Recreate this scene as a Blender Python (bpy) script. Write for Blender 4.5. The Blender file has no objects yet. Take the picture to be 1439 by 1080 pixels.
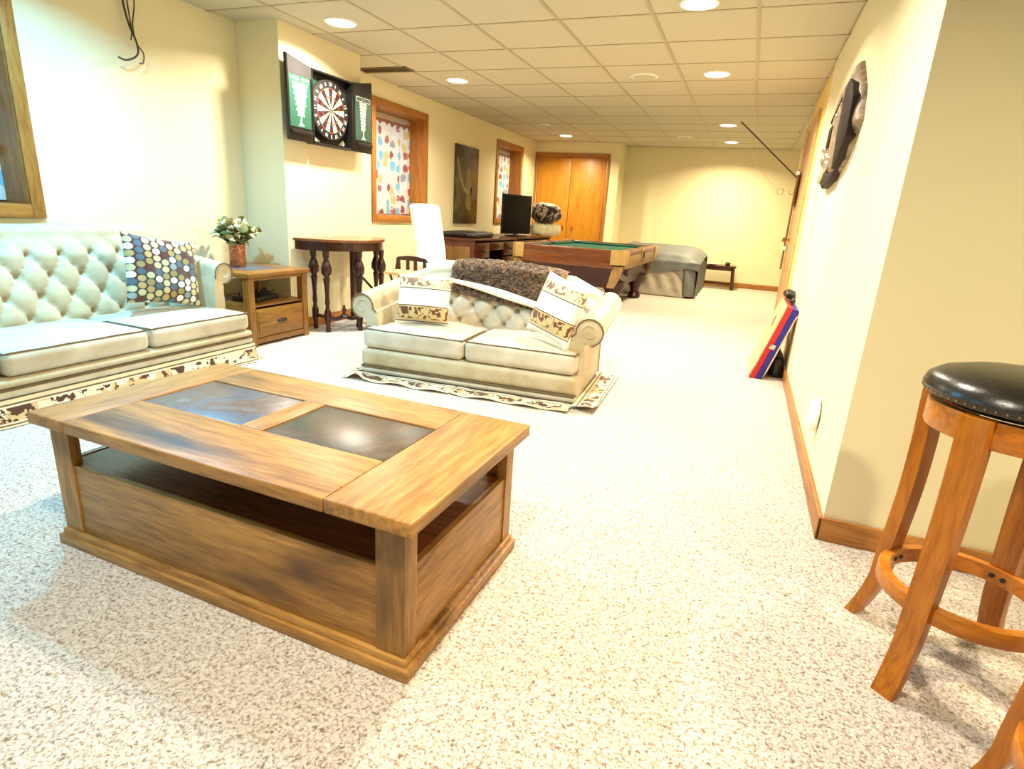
import bpy, bmesh, math, random
from mathutils import Vector, Matrix, Euler
random.seed(7)
PI = math.pi
C = bpy.context.scene.collection
SC = bpy.context.scene
HC = 2.256            # ceiling height
# ------------------------------------------------------------------ camera
cam_d = bpy.data.cameras.new('camera'); cam = bpy.data.objects.new('camera', cam_d); C.objects.link(cam)
cam_d.sensor_fit = 'HORIZONTAL'; cam_d.sensor_width = 36; cam_d.lens = 20.261; cam_d.clip_start = .02
def cam_matrix(yaw, pitch, roll):
    f = Vector((-math.sin(yaw)*math.cos(pitch), math.cos(yaw)*math.cos(pitch), -math.sin(pitch)))
    r = Vector((math.cos(yaw), math.sin(yaw), 0)); d = f.cross(r)
    r2 = math.cos(roll)*r + math.sin(roll)*d; d2 = -math.sin(roll)*r + math.cos(roll)*d
    return Matrix(((r2.x, -d2.x, -f.x), (r2.y, -d2.y, -f.y), (r2.z, -d2.z, -f.z)))
cam.matrix_world = Matrix.Translation((0, 0, 1.038)) @ cam_matrix(.3637, .2902, -.0612).to_4x4()
SC.camera = cam
# ------------------------------------------------------------------ world, exposure, lights
w = bpy.data.worlds.new('world'); SC.world = w; w.use_nodes = True
bg = w.node_tree.nodes['Background']; bg.inputs[0].default_value = (.62, .82, 1.0, 1); bg.inputs[1].default_value = .9
SC.view_settings.view_transform = 'Standard'; SC.view_settings.look = 'None'
SC.view_settings.gamma = 1; SC.view_settings.use_curve_mapping = False
SC.view_settings.exposure = 0.75
CAN_POWER = 34.0; CAN_COL = (1.0, .88, .71); CAN_FAR = (1.0, .85, .54)
COOL_COL = (.16, .62, 1.0)      # the one cool bulb, above the tufted sofa
CANS = [(-2.92, 3.83), (-2.92, 5.64), (-2.96, 9.51), (-.48, 3.91), (-.47, 5.63), (-.47, 8.36), (-.48, 10.0)]
CANS_NEAR = [(-2.92, 2.02), (-.48, 2.13)]
CANS_BACK = [(-.48, .35), (-2.92, .22), (1.5, .35)]  # last one is unseen, added to brighten the wall behind the stools
def area_light(name, loc, rot, sx, sy, power, col, shape='RECTANGLE', spread=PI):
    d = bpy.data.lights.new(name, 'AREA'); d.shape = shape; d.size = sx; d.size_y = sy; d.energy = power; d.color = col; d.spread = spread
    o = bpy.data.objects.new(name, d); C.objects.link(o); o.location = loc; o.rotation_euler = rot
    return o
for x, y in CANS + CANS_NEAR + CANS_BACK:
    area_light('can_light_lamp', (x, y, HC-.012), (0, 0, 0), .13, .13, (30.0 if x > 1 else 22.0) if (x, y) in CANS_BACK else CAN_POWER*(1.12 if y == 2.02 else .8 if y == 2.13 else 1), COOL_COL if y in (2.02, .22) else CAN_FAR if y > 8 or x > 1 else CAN_COL, 'DISK', math.radians(150))

# ------------------------------------------------------------------ helpers: materials
def lin(r, g, b):
    f = lambda v: (v/255/12.92) if v/255 <= .04045 else ((v/255+.055)/1.055)**2.4
    return (f(r), f(g), f(b), 1)
class N:
    def __init__(s, name):
        s.m = bpy.data.materials.new(name); s.m.use_nodes = True; s.t = s.m.node_tree; s.b = s.t.nodes['Principled BSDF']
        s.out = s.t.nodes['Material Output']
    def n(s, typ, **kw):
        x = s.t.nodes.new(typ)
        for k, v in kw.items():
            if k.startswith('i_'):
                x.inputs[k[2:].replace('_', ' ')].default_value = v
            else: setattr(x, k, v)
        return x
    def l(s, a, b): s.t.links.new(a, b)
    def coord(s, scale=(1, 1, 1), rot=(0, 0, 0), out='Object', loc=(0, 0, 0)):
        tc = s.n('ShaderNodeTexCoord'); mp = s.n('ShaderNodeMapping')
        mp.inputs['Scale'].default_value = scale; mp.inputs['Rotation'].default_value = rot; mp.inputs['Location'].default_value = loc
        s.l(tc.outputs[out], mp.inputs[0]); return mp.outputs[0]
    def noise(s, vec, scale, detail=3, rough=.5, dist=0):
        x = s.n('ShaderNodeTexNoise'); x.inputs['Scale'].default_value = scale; x.inputs['Detail'].default_value = detail
        x.inputs['Roughness'].default_value = rough; x.inputs['Distortion'].default_value = dist; s.l(vec, x.inputs['Vector']); return x.outputs['Fac']
    def ramp(s, fac, stops, interp='LINEAR'):
        r = s.n('ShaderNodeValToRGB'); r.color_ramp.interpolation = interp
        e = r.color_ramp.elements
        while len(e) < len(stops): e.new(.5)
        for el, (p, c) in zip(e, stops): el.position = p; el.color = c
        s.l(fac, r.inputs[0]); return r.outputs[0]
    def mix(s, fac, a, b, typ='MIX'):
        x = s.n('ShaderNodeMix'); x.data_type = 'RGBA'; x.blend_type = typ
        for sock, v in ((x.inputs[0], fac), (x.inputs[6], a), (x.inputs[7], b)):
            if hasattr(v, 'links'): s.l(v, sock)
            else: sock.default_value = v
        return x.outputs[2]
    def math(s, op, a, b=None, clamp=False):
        x = s.n('ShaderNodeMath'); x.operation = op; x.use_clamp = clamp
        for i, v in enumerate((a, b)):
            if v is None: continue
            if hasattr(v, 'links'): s.l(v, x.inputs[i])
            else: x.inputs[i].default_value = v
        return x.outputs[0]
    def bump(s, h, strength=.3, dist=.01):
        x = s.n('ShaderNodeBump'); x.inputs['Strength'].default_value = strength; x.inputs['Distance'].default_value = dist
        s.l(h, x.inputs['Height']); s.l(x.outputs[0], s.b.inputs['Normal'])
    def base(s, c, rough=.5, metal=0, spec=.5, sheen=0):
        if hasattr(c, 'links'): s.l(c, s.b.inputs['Base Color'])
        else: s.b.inputs['Base Color'].default_value = c
        s.b.inputs['Roughness'].default_value = rough; s.b.inputs['Metallic'].default_value = metal
        s.b.inputs['Specular IOR Level'].default_value = spec
        if sheen: s.b.inputs['Sheen Weight'].default_value = sheen
        return s.m
def plain(name, c, rough=.5, metal=0, var=.12, vs=14, bs=0, bstr=.2, spec=.5, sheen=0):
    k = N(name); v = k.coord()
    f = k.noise(v, vs, 4)
    d = tuple(x*(1-var) for x in c[:3])+(1,); l2 = tuple(min(1, x*(1+var)) for x in c[:3])+(1,)
    col = k.ramp(f, [(.3, d), (.7, l2)])
    if bs: k.bump(k.noise(v, bs, 3), bstr, .004)
    return k.base(col, rough, metal, spec, sheen)
def wood(name, dark, mid, light, axis='x', scale=1.0, rough=.38, blotch=None, spec=.5):
    k = N(name); st = {'x': (1.2, 11, 11), 'y': (11, 1.2, 11), 'z': (11, 11, 1.2)}[axis]
    v = k.coord(tuple(a*scale for a in st))
    f = k.noise(v, 2.0, 6, .6, .6); f2 = k.noise(v, 9.0, 3, .6)
    col = k.ramp(f, [(.28, dark), (.5, mid), (.74, light)])
    col = k.mix(.38, col, k.ramp(f2, [(.36, dark), (.6, light)]))
    if blotch:
        v2 = k.coord(tuple(a*scale*.55 for a in {'x': (1.6, 7, 7), 'y': (7, 1.6, 7), 'z': (7, 7, 1.6)}[axis]))
        b = k.ramp(k.noise(v2, 1.5, 3, .55, .3), [(.56, (0, 0, 0, 1)), (.72, (1, 1, 1, 1))])
        col = k.mix(b, col, blotch)
    k.bump(f2, .06, .003)
    return k.base(col, rough, 0, spec)
# ------------------------------------------------------------------ helpers: geometry
class B:
    def __init__(s): s.bm = bmesh.new()
    def box(s, cx, cy, cz, sx, sy, sz, bev=0, rot=None, seg=2):
        g = bmesh.ops.create_cube(s.bm, size=1)['verts']
        bmesh.ops.scale(s.bm, vec=(sx, sy, sz), verts=g)
        if bev:
            ed = list({e for v in g for e in v.link_edges})
            r = bmesh.ops.bevel(s.bm, geom=ed, offset=min(bev, min(sx, sy, sz)*.49), segments=seg, profile=.6, affect='EDGES')
            g = list({v for f in r['faces'] for v in f.verts} | {v for v in g if v.is_valid})
        if rot is not None:
            bmesh.ops.rotate(s.bm, cent=(0, 0, 0), matrix=Euler(rot).to_matrix() if not isinstance(rot, Matrix) else rot, verts=g)
        bmesh.ops.translate(s.bm, vec=(cx, cy, cz), verts=g); return s
    def b2(s, x0, y0, z0, x1, y1, z1, bev=0, seg=2):
        return s.box((x0+x1)/2, (y0+y1)/2, (z0+z1)/2, abs(x1-x0), abs(y1-y0), abs(z1-z0), bev, None, seg)
    def tube(s, path, r, n=8, cap=True):
        P = [Vector(p) for p in path]; rings = []; up = None
        for i, p in enumerate(P):
            t = (P[min(i+1, len(P)-1)]-P[max(i-1, 0)]).normalized()
            if up is None:
                up = t.orthogonal().normalized()
            else:
                up = (up - t*up.dot(t)); up = up.normalized() if up.length > 1e-6 else t.orthogonal().normalized()
            sd = t.cross(up); rr = r[i] if isinstance(r, (list, tuple)) else r
            rings.append([s.bm.verts.new(p+(up*math.cos(a)+sd*math.sin(a))*rr) for a in [2*PI*k/n for k in range(n)]])
        for a, b in zip(rings, rings[1:]):
            for k in range(n): s.bm.faces.new((a[k], a[(k+1) % n], b[(k+1) % n], b[k]))
        if cap:
            s.bm.faces.new(rings[0][::-1]); s.bm.faces.new(rings[-1])
        return s
    def lathe(s, prof, n=24, c=(0, 0, 0), rot=None):
        c = Vector(c); R = Euler(rot).to_matrix() if rot else Matrix.Identity(3); rings = []
        for r, z in prof:
            if r < 1e-5: rings.append([s.bm.verts.new(c+R@Vector((0, 0, z)))])
            else: rings.append([s.bm.verts.new(c+R@Vector((r*math.cos(2*PI*k/n), r*math.sin(2*PI*k/n), z))) for k in range(n)])
        for a, b in zip(rings, rings[1:]):
            for k in range(n):
                q = [a[k % len(a)], a[(k+1) % len(a)], b[(k+1) % len(b)], b[k % len(b)]]
                q = list(dict.fromkeys(q))
                if len(q) > 2: s.bm.faces.new(q)
        return s
    def prism(s, poly, axis, lo, hi, bev=0):
        def P(a, b, t): return {'x': (t, a, b), 'y': (a, t, b), 'z': (a, b, t)}[axis]
        A = [s.bm.verts.new(P(a, b, lo)) for a, b in poly]; D = [s.bm.verts.new(P(a, b, hi)) for a, b in poly]
        n = len(poly); f = [s.bm.faces.new(A), s.bm.faces.new(D[::-1])]
        for i in range(n): f.append(s.bm.faces.new((A[i], A[(i+1) % n], D[(i+1) % n], D[i])))
        if bev:
            ed = list({e for ff in f[:2] for e in ff.edges})
            bmesh.ops.bevel(s.bm, geom=ed, offset=bev, segments=2, profile=.6, affect='EDGES')
        return s
    def grid(s, fn, nu, nv, cu=False, cv=False):
        V = [[s.bm.verts.new(fn(i/(nu if cu else nu-1), j/(nv if cv else nv-1))) for j in range(nv)] for i in range(nu)]
        for i in range(nu if cu else nu-1):
            for j in range(nv if cv else nv-1):
                s.bm.faces.new((V[i][j], V[(i+1) % nu][j], V[(i+1) % nu][(j+1) % nv], V[i][(j+1) % nv]))
        return s
    def ball(s, c, r, nu=12, nv=8, rot=None):
        g = bmesh.ops.create_uvsphere(s.bm, u_segments=nu, v_segments=nv, radius=1)['verts']
        r = (r, r, r) if not isinstance(r, (tuple, list)) else r
        bmesh.ops.scale(s.bm, vec=r, verts=g)
        if rot: bmesh.ops.rotate(s.bm, cent=(0, 0, 0), matrix=Euler(rot).to_matrix(), verts=g)
        bmesh.ops.translate(s.bm, vec=c, verts=g); return s
    def rbox(s, c, size, r, crown=0, nx=10, ny=10, nz=4, warp=None):
        h = [a/2 for a in size]; r = min(r, min(h)*.98)
        def lst(a, n):
            e = [-a, -a+.35*r, -a+.7*r, -a+r]; m = [(-a+r)+(2*a-2*r)*i/n for i in range(1, n)]
            return e+m+[a-r, a-.7*r, a-.35*r, a]
        L = [lst(h[0], nx), lst(h[1], ny), lst(h[2], nz)]
        vs = {}
        def vert(p):
            q = Vector([max(-(h[i]-r), min(h[i]-r, p[i])) for i in range(3)]); d = Vector(p)-q
            o = q+d.normalized()*r if d.length > 1e-9 else Vector(p)
            if crown and o.z > 0: o.z += crown*max(0, 1-(o.x/h[0])**2)*max(0, 1-(o.y/h[1])**2)
            if warp: o = Vector(warp(o))
            key = tuple(round(x, 6) for x in p)
            if key not in vs: vs[key] = s.bm.verts.new(o+Vector(c))
            return vs[key]
        for ax in range(3):
            u, v = [(1, 2), (2, 0), (0, 1)][ax]
            for sg in (-1, 1):
                for i in range(len(L[u])-1):
                    for j in range(len(L[v])-1):
                        q = []
                        for a, b in ((i, j), (i+1, j), (i+1, j+1), (i, j+1)):
                            p = [0, 0, 0]; p[ax] = sg*h[ax]; p[u] = L[u][a]; p[v] = L[v][b]; q.append(vert(p))
                        if sg < 0: q = q[::-1]
                        try: s.bm.faces.new(q)
                        except ValueError: pass
        return s
    def xf(s, M):
        bmesh.ops.transform(s.bm, matrix=M, verts=s.bm.verts[:]); return s
    def obj(s, name, mat, parent=None, ang=38, loc=None, fix=True):
        if fix: bmesh.ops.recalc_face_normals(s.bm, faces=s.bm.faces[:])
        me = bpy.data.meshes.new(name); s.bm.to_mesh(me); s.bm.free()
        if isinstance(mat, (list, tuple)):
            for m in mat: me.materials.append(m)
        else: me.materials.append(mat)
        me.shade_smooth(); me.set_sharp_from_angle(angle=math.radians(ang))
        o = bpy.data.objects.new(name, me); C.objects.link(o)
        if loc: o.location = loc
        if parent: o.parent = parent
        return o
def tag(o, label, cat, group=None, kind=None):
    if label: o['label'] = label
    if cat: o['category'] = cat
    if group: o['group'] = group
    if kind: o['kind'] = kind
    return o
def thing(name, loc, rz, label, cat, group=None):
    o = bpy.data.objects.new(name, None); C.objects.link(o); o.empty_display_size = .1
    o.location = loc; o.rotation_euler = (0, 0, rz); return tag(o, label, cat, group)
def struct(name, loc=(0, 0, 0)):
    o = bpy.data.objects.new(name, None); C.objects.link(o); o.location = loc; o['kind'] = 'structure'; return o
def dup(root, loc=None, rz=None, label=None):
    r = root.copy(); C.objects.link(r)
    if loc is not None: r.location = loc
    if rz is not None: r.rotation_euler = (0, 0, rz)
    if label: r['label'] = label
    for ch in list(root.children):
        c = ch.copy(); C.objects.link(c); c.parent = r
        for g in list(ch.children):
            d = g.copy(); C.objects.link(d); d.parent = c
    return r
def text_mesh(s, size, thick=.0004):
    cu = bpy.data.curves.new('text', 'FONT'); cu.body = s; cu.size = size; cu.align_x = 'CENTER'; cu.align_y = 'CENTER'; cu.extrude = thick
    o = bpy.data.objects.new('text', cu); C.objects.link(o)
    bpy.context.view_layer.update()
    me = bpy.data.meshes.new_from_object(o.evaluated_get(bpy.context.evaluated_depsgraph_get()))
    bpy.data.objects.remove(o); return me

# ------------------------------------------------------------------ materials
def wall_paint(name, c):
    k = N(name); v = k.coord()
    col = k.mix(k.noise(v, 3, 3), tuple(x*.97 for x in c[:3])+(1,), c)
    k.bump(k.noise(v, 160, 2), .08, .003); return k.base(col, .75, 0, .25)
M_WALL = wall_paint('wall_paint', lin(232, 223, 186))
M_WALLY = wall_paint('wall_yellow', lin(240, 212, 135))  # more saturated yellow than the other walls
def m_carpet():
    k = N('carpet'); v = k.coord()
    f = k.noise(v, 125, 3, .65, .5); f2 = k.noise(v, 48, 2, .6); f3 = k.noise(v, 2.2, 3)
    s = k.math('ADD', k.math('MULTIPLY', f, .75), k.math('MULTIPLY', f2, .25))
    col = k.ramp(s, [(.36, lin(104, 86, 72)), (.44, lin(172, 156, 140)), (.51, lin(210, 200, 187)), (.66, lin(230, 222, 212))])
    col = k.mix(k.math('MULTIPLY', f3, .22), col, lin(214, 186, 150))
    k.bump(s, .9, .012); return k.base(col, .95, 0, .1, .2)
M_CARPET = m_carpet()
def m_tile():
    k = N('ceiling_tile'); v = k.coord()
    f = k.noise(v, 220, 2, .7); col = k.ramp(f, [(.3, lin(176, 170, 148)), (.55, lin(194, 189, 167))])
    k.bump(f, .15, .003); return k.base(col, .9, 0, .1)
M_TILE = m_tile()
M_BAR = plain('ceiling_grid_metal', lin(168, 158, 130), .5, 0, .05)
M_OAK = wood('oak_trim', lin(128, 74, 24), lin(160, 102, 40), lin(186, 128, 58), 'y')
M_OAKZ = wood('oak_trim_vertical', lin(128, 74, 24), lin(160, 102, 40), lin(186, 128, 58), 'z')
M_OAKX = wood('oak_trim_horizontal', lin(128, 74, 24), lin(160, 102, 40), lin(186, 128, 58), 'x')
M_DOOR = wood('oak_door', lin(152, 94, 16), lin(182, 120, 28), lin(200, 140, 44), 'z', .8)
M_WHITE = plain('white_plastic', lin(240, 238, 230), .4, 0, .03)
M_BLACK = plain('black_plastic', lin(14, 13, 14), .35, 0, .2)
M_BRASS = plain('brushed_brass', lin(196, 160, 90), .3, 1, .1)
M_CHROME = plain('chrome', lin(210, 205, 195), .2, 1, .05)
def emis(name, col, st):
    k = N(name); e = k.n('ShaderNodeEmission'); e.inputs[0].default_value = col; e.inputs[1].default_value = st
    k.l(e.outputs[0], k.out.inputs[0]); return k.m
M_LENS = emis('lamp_lens', (1, .93, .78, 1), 12)

M_LENSC = emis('lamp_lens_cool', (.7, .92, 1, 1), 12)
# ------------------------------------------------------------------ structure
XL, XR, YN, YF, YB = -3.76, .395, 2.094, 10.9, -2.4
XE = 4.1     # east wall of the side room
B().b2(XL-.6, YB-.3, -.2, XE+.3, YF+.3, 0).obj('floor', M_CARPET)['kind'] = 'structure'
ceil = B().b2(XL-.6, YB-.3, HC+.012, XE+.3, YF+.3, HC+.2).obj('ceiling', M_TILE); ceil['kind'] = 'structure'
# ceiling panels and grid
gx = [.453-.61*i for i in range(8)]; gy = [4.06+.61*i for i in range(-6, 12)]
xs = [(max(a-.61, XL), min(a, XR)) for a in gx]; ys = [(a, min(a+.61, YF)) for a in gy]
cache = {}
for x0, x1 in xs:
    for y0, y1 in ys:
        if x1-x0 < .05 or y1-y0 < .05: continue
        if y0 > 7.2: pass
        key = (round(x1-x0, 3), round(y1-y0, 3))
        if key not in cache:
            o = B().box(0, 0, 0, x1-x0-.02, y1-y0-.02, .016, .002, None, 1).obj('ceiling_tile', M_TILE, ceil); cache[key] = o.data
        else:
            o = bpy.data.objects.new('ceiling_tile', cache[key]); C.objects.link(o); o.parent = ceil
        o.location = ((x0+x1)/2, (y0+y1)/2, HC+.006)
for a in gx:
    if XL < a < XR: B().b2(a-.012, .4, HC-.006, a+.012, YF, HC+.012).obj('grid_bar', M_BAR, ceil)
for a in gy: B().b2(XL, a-.010, HC-.005, XR, a+.010, HC+.012).obj('grid_bar', M_BAR, ceil)
# tiles over the far nook and the near area beyond the right wall
for i in range(2):
    for j in range(6):
        o = B().box(.72+.61*i, 7.43+.61*j, HC+.006, .59, .59, .016, .002, None, 1).obj('ceiling_tile', M_TILE, ceil)

WT = .45
wins = [(1.13, 2.14), (5.44, 6.46), (8.67, 9.66)]   # opening ranges in y
WZ0, WZ1 = .91, 2.02
def wall_left():
    b = B(); y = YB-.2
    for a, c in wins:
        b.b2(XL-WT, y, 0, XL, a, HC+.1); b.b2(XL-WT, a, 0, XL, c, WZ0); b.b2(XL-WT, a, WZ1, XL, c, HC+.1); y = c
    b.b2(XL-WT, y, 0, XL, YF+.2, HC+.1)
    return b.obj('wall_left', M_WALL)
wall_left()['kind'] = 'structure'
B().b2(XL-.01, 3.687, 0, -3.358, 4.66, HC+.1).obj('wall_chimney', M_WALL)['kind'] = 'structure'
B().b2(XL-.4, YF, 0, 1.8, YF+.2, HC+.1).obj('wall_far', M_WALL)['kind'] = 'structure'
# closet front with the double door opening
CX0, CX1, CY = -3.72, -2.46, 10.38
bc = B().b2(XL-.01, CY, 0, CX0, CY+.1, HC+.1).b2(CX1, CY, 0, -2.24, CY+.1, HC+.1).b2(CX0, CY, 2.02, CX1, CY+.1, HC+.1).b2(-2.34, CY+.1, 0, -2.24, YF+.02, HC+.1)
bc.obj('wall_closet', M_WALL)['kind'] = 'structure'
B().b2(XR, YN, 0, .62, 5.4, HC+.1).obj('wall_right', M_WALL)['kind'] = 'structure'
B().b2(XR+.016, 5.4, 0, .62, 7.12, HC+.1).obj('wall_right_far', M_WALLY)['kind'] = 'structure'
B().b2(.62, YN, 0, XE+.2, YN+.2, HC+.1).obj('wall_near_right', M_WALL)['kind'] = 'structure'
B().b2(.62, 6.92, 0, 1.8, 7.12, HC+.1).b2(1.6, 7.12, 0, 1.8, YF, HC+.1).obj('wall_nook', M_WALL)['kind'] = 'structure'
B().b2(XL-.4, YB-.2, 0, XE+.2, YB, HC+.1).obj('wall_back', M_WALL)['kind'] = 'structure'
B().b2(XE, YB, 0, XE+.2, YN, HC+.1).obj('wall_east', M_WALL)['kind'] = 'structure'

# baseboards
BH, BT = .085, .016
def baseboard(name, segs, mat):
    b = B()
    for x0, y0, x1, y1 in segs: b.b2(x0, y0, 0, x1, y1, BH, .006)
    b.obj(name, mat)['kind'] = 'structure'
baseboard('baseboard_right', [(XR-BT, YN-BT, XR, 6.08)], M_OAK)
baseboard('baseboard_near_right', [(XR-BT, YN-BT, XE, YN)], M_OAKX)
baseboard('baseboard_far', [(-2.24, YF-BT, 1.6, YF)], M_OAKX)
baseboard('baseboard_chimney', [(-3.358, 3.687, -3.358+BT, 4.66)], M_OAK)
baseboard('baseboard_chimney_front', [(XL, 3.687-BT, -3.358+BT, 3.687)], M_OAKX)
baseboard('baseboard_left', [(XL, YB, XL+BT, 3.67), (XL, 4.66, XL+BT, 10.38)], M_OAK)

# windows with deep oak jambs
def m_curtain():
    k = N('patterned_curtain'); v = k.coord((1, 1, 1))
    vo = k.n('ShaderNodeTexVoronoi'); vo.inputs['Scale'].default_value = 8.5; vo.inputs['Randomness'].default_value = .55
    nz = k.n('ShaderNodeTexNoise'); nz.inputs['Scale'].default_value = 26; k.l(v, nz.inputs['Vector'])
    mx = k.n('ShaderNodeMix'); mx.data_type = 'VECTOR'; mx.inputs[0].default_value = .07; k.l(v, mx.inputs[4]); k.l(nz.outputs['Color'], mx.inputs[5])
    k.l(mx.outputs[1], vo.inputs['Vector'])
    blob = k.ramp(vo.outputs['Distance'], [(.36, (1, 1, 1, 1)), (.44, (0, 0, 0, 1))])
    sep = k.n('ShaderNodeSeparateColor'); k.l(vo.outputs['Color'], sep.inputs[0])
    pick = k.ramp(sep.outputs[0], [(0, lin(186, 104, 98)), (.22, lin(150, 212, 236)), (.42, lin(240, 236, 226)), (.55, lin(232, 208, 150)), (.7, lin(176, 176, 184)), (.85, lin(196, 120, 100))], 'CONSTANT')
    col = k.mix(blob, lin(246, 243, 236), pick)
    # scalloped brown heading along the top edge
    sx = k.n('ShaderNodeSeparateXYZ'); k.l(v, sx.inputs[0])
    wv = k.math('MULTIPLY', k.math('ABSOLUTE', k.math('SINE', k.math('MULTIPLY', sx.outputs[1], 26))), .035)
    top = k.math('GREATER_THAN', k.math('ADD', sx.outputs[2], k.math('MULTIPLY', wv, -1)), .41)
    tp2 = k.math('GREATER_THAN', sx.outputs[2], .475)
    col = k.mix(top, col, lin(168, 112, 84)); col = k.mix(tp2, col, lin(206, 186, 148))
    tr = k.n('ShaderNodeBsdfTranslucent'); df = k.n('ShaderNodeBsdfDiffuse'); ms = k.n('ShaderNodeMixShader'); ms.inputs[0].default_value = .5
    k.l(col, tr.inputs[0]); k.l(col, df.inputs[0]); k.l(df.outputs[0], ms.inputs[1]); k.l(tr.outputs[0], ms.inputs[2]); k.l(ms.outputs[0], k.out.inputs[0])
    return k.m
M_CURT = m_curtain()
def m_glass():
    k = N('window_glass'); k.b.inputs['Transmission Weight'].default_value = 1; k.b.inputs['IOR'].default_value = 1.45
    return k.base((1, 1, 1, 1), .02)
M_GLASS = m_glass()
cl = ['patterned curtain hanging in the oak-framed window above the tufted sofa, at the left edge', 'patterned curtain with red and blue motifs in the window beside the dartboard', 'patterned curtain in the far window behind the black television']
for i, (a, c) in enumerate(wins):
    yc = (a+c)/2; t = struct('window_%d' % (i+1), (XL, yc, 0)); hw = (c-a)/2; D = .19
    cw = .062
    # casing (front frame) in four boards
    for sg in (-1, 1): B().b2(0, sg*(hw-.008), WZ0-cw, .018, sg*(hw+cw), WZ1+cw, .004).obj('casing', M_OAKZ, t)
    B().b2(0, -hw+.008, WZ1-.008, .018, hw-.008, WZ1+cw, .004).obj('casing', M_OAK, t)
    B().b2(0, -hw+.008, WZ0-cw, .02, hw-.008, WZ0+.008, .004).obj('casing', M_OAK, t)
    # deep jambs
    for sg in (-1, 1): B().b2(-.3, sg*(hw-.012), WZ0, .004, sg*hw, WZ1).obj('jamb', M_OAKZ, t)
    B().b2(-.3, -hw, WZ1-.012, .004, hw, WZ1).obj('jamb', M_OAK, t)
    B().b2(-.3, -hw, WZ0, .012, hw, WZ0+.012).obj('window_sill', M_OAK, t)
    fr = B()
    for sg in (-1, 1): fr.b2(-.30, sg*(hw-.05), WZ0, -.25, sg*hw, WZ1)
    fr.b2(-.30, -hw, WZ0, -.25, hw, WZ0+.05); fr.b2(-.30, -hw, WZ1-.05, -.25, hw, WZ1); fr.b2(-.29, -.02, WZ0, -.26, .02, WZ1)
    fr.obj('sash', M_WHITE, t)
    for sg in (-1, 1): B().b2(-.28, sg*.02, WZ0+.05, -.274, sg*(hw-.05), WZ1-.05).obj('pane', M_GLASS, t)
    # curtain: softly rippled sheet on a rod
    ct = thing('curtain', (XL-D, yc, (WZ0+WZ1)/2), 0, cl[i], 'curtain', 'patterned window curtains')
    ph = i*1.7
    def cf(u, v, ph=ph, hw=hw):
        y = (u-.5)*2*(hw-.016); z = (v-.5)*(WZ1-WZ0-.05)
        return (.007*math.sin(y*30+ph)+.004*math.sin(y*71+ph*2), y, z)
    B().grid(cf, 90, 6).obj('fabric', M_CURT, ct, 80, fix=False)
    B().tube([(-.012, -hw+.013, .52), (-.012, hw-.013, .52)], .006, 8).obj('rod', M_WHITE, ct)

# far closet double door
t = struct('door_1', (0, CY, 0))
for x0, x1, hx in ((CX0+.012, -3.094, -3.16), (-3.086, CX1-.012, -2.99)):
    dp = B().b2(x0, .012, .012, x1, .047, 2.008, .004).obj('door_panel', M_DOOR, t)
    B().lathe([(0, 0), (.012, 0), (.010, .018), (.022, .03), (.022, .04), (0, .048)], 12, (hx, .012, .86), (PI/2, 0, 0)).obj('door_knob', M_OAKZ, dp)
for x0, x1 in ((CX0-.05, CX0), (CX1, CX1+.055)): B().b2(x0, -.02, 0, x1, 0, 2.08, .005).obj('door_casing', M_OAKZ, t)
B().b2(CX0, -.02, 2.02, CX1, 0, 2.08, .005).obj('door_casing', M_OAKX, t)
B().b2(CX0, .0, 2.008, CX1, .09, 2.022).obj('door_head', M_OAKX, t)
M_OAKL = wood('oak_lit', lin(178, 130, 74), lin(204, 160, 104), lin(222, 184, 132), 'z')  # strong light on the right-wall door is put into this oak colour
# door on the right wall, far end
t = struct('door_2', (XR+.016, 6.6, 0))
for a, c in ((-.52, -.455), (.455, .52)): B().b2(-.022, a, 0, 0, c, 2.06, .005).obj('door_casing', M_OAKL, t)
B().b2(-.022, -.455, 2.0, 0, .455, 2.06, .005).obj('door_casing', M_OAKL, t)
dp = B().b2(-.012, -.45, .01, 0, .45, 1.998, .003).obj('door_panel', M_OAKL, t)
B().lathe([(.026, 0), (.026, .006), (.010, .008), (.009, .035), (.024, .045), (.027, .06), (.018, .072), (0, .074)], 16, (-.012, .36, .925), (0, -PI/2, 0)).obj('door_knob', M_BRASS, dp)
for z in (.25, 1.05, 1.8): B().b2(-.017, -.46, z, -.01, -.445, z+.09, .002).obj('hinge', M_BRASS, dp)
# recessed lights
for i, (x, y) in enumerate(CANS + CANS_NEAR + CANS_BACK):
    side = 'left' if x < -2 else 'right'
    lab = {0: 'round recessed ceiling light nearest the dartboard', 1: 'round recessed ceiling light in front of the patterned window', 2: 'small round recessed ceiling light in front of the closet doors',
           3: 'recessed ceiling light nearest the camera, cut by the top edge of the photo', 4: 'large bright recessed ceiling light right of the round ceiling speaker', 5: 'recessed ceiling light near the far end, beside the dark rod end',
           6: 'recessed ceiling light closest to the far wall'}.get(i, ['cool recessed ceiling light above the tufted sofa', 'recessed ceiling light above the coffee table', 'recessed ceiling light behind the camera on the right', 'recessed ceiling light behind the camera on the left', 'unseen ceiling light added over the side room to brighten the wall behind the stools'][i-len(CANS)] if i >= len(CANS) else '')
    t = thing('ceiling_light', (x, y, HC-.006), 0, lab, 'light', 'recessed ceiling lights')
    B().lathe([(.1, .004), (.112, .004), (.112, -.004), (.1, -.008), (.092, -.001), (.092, .004)], 32).obj('trim_ring', M_WHITE, t)
    B().lathe([(0, -.001), (.092, -.001)], 32).obj('lens', M_LENSC if y in (2.02, .22) else M_LENS, t)
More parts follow.
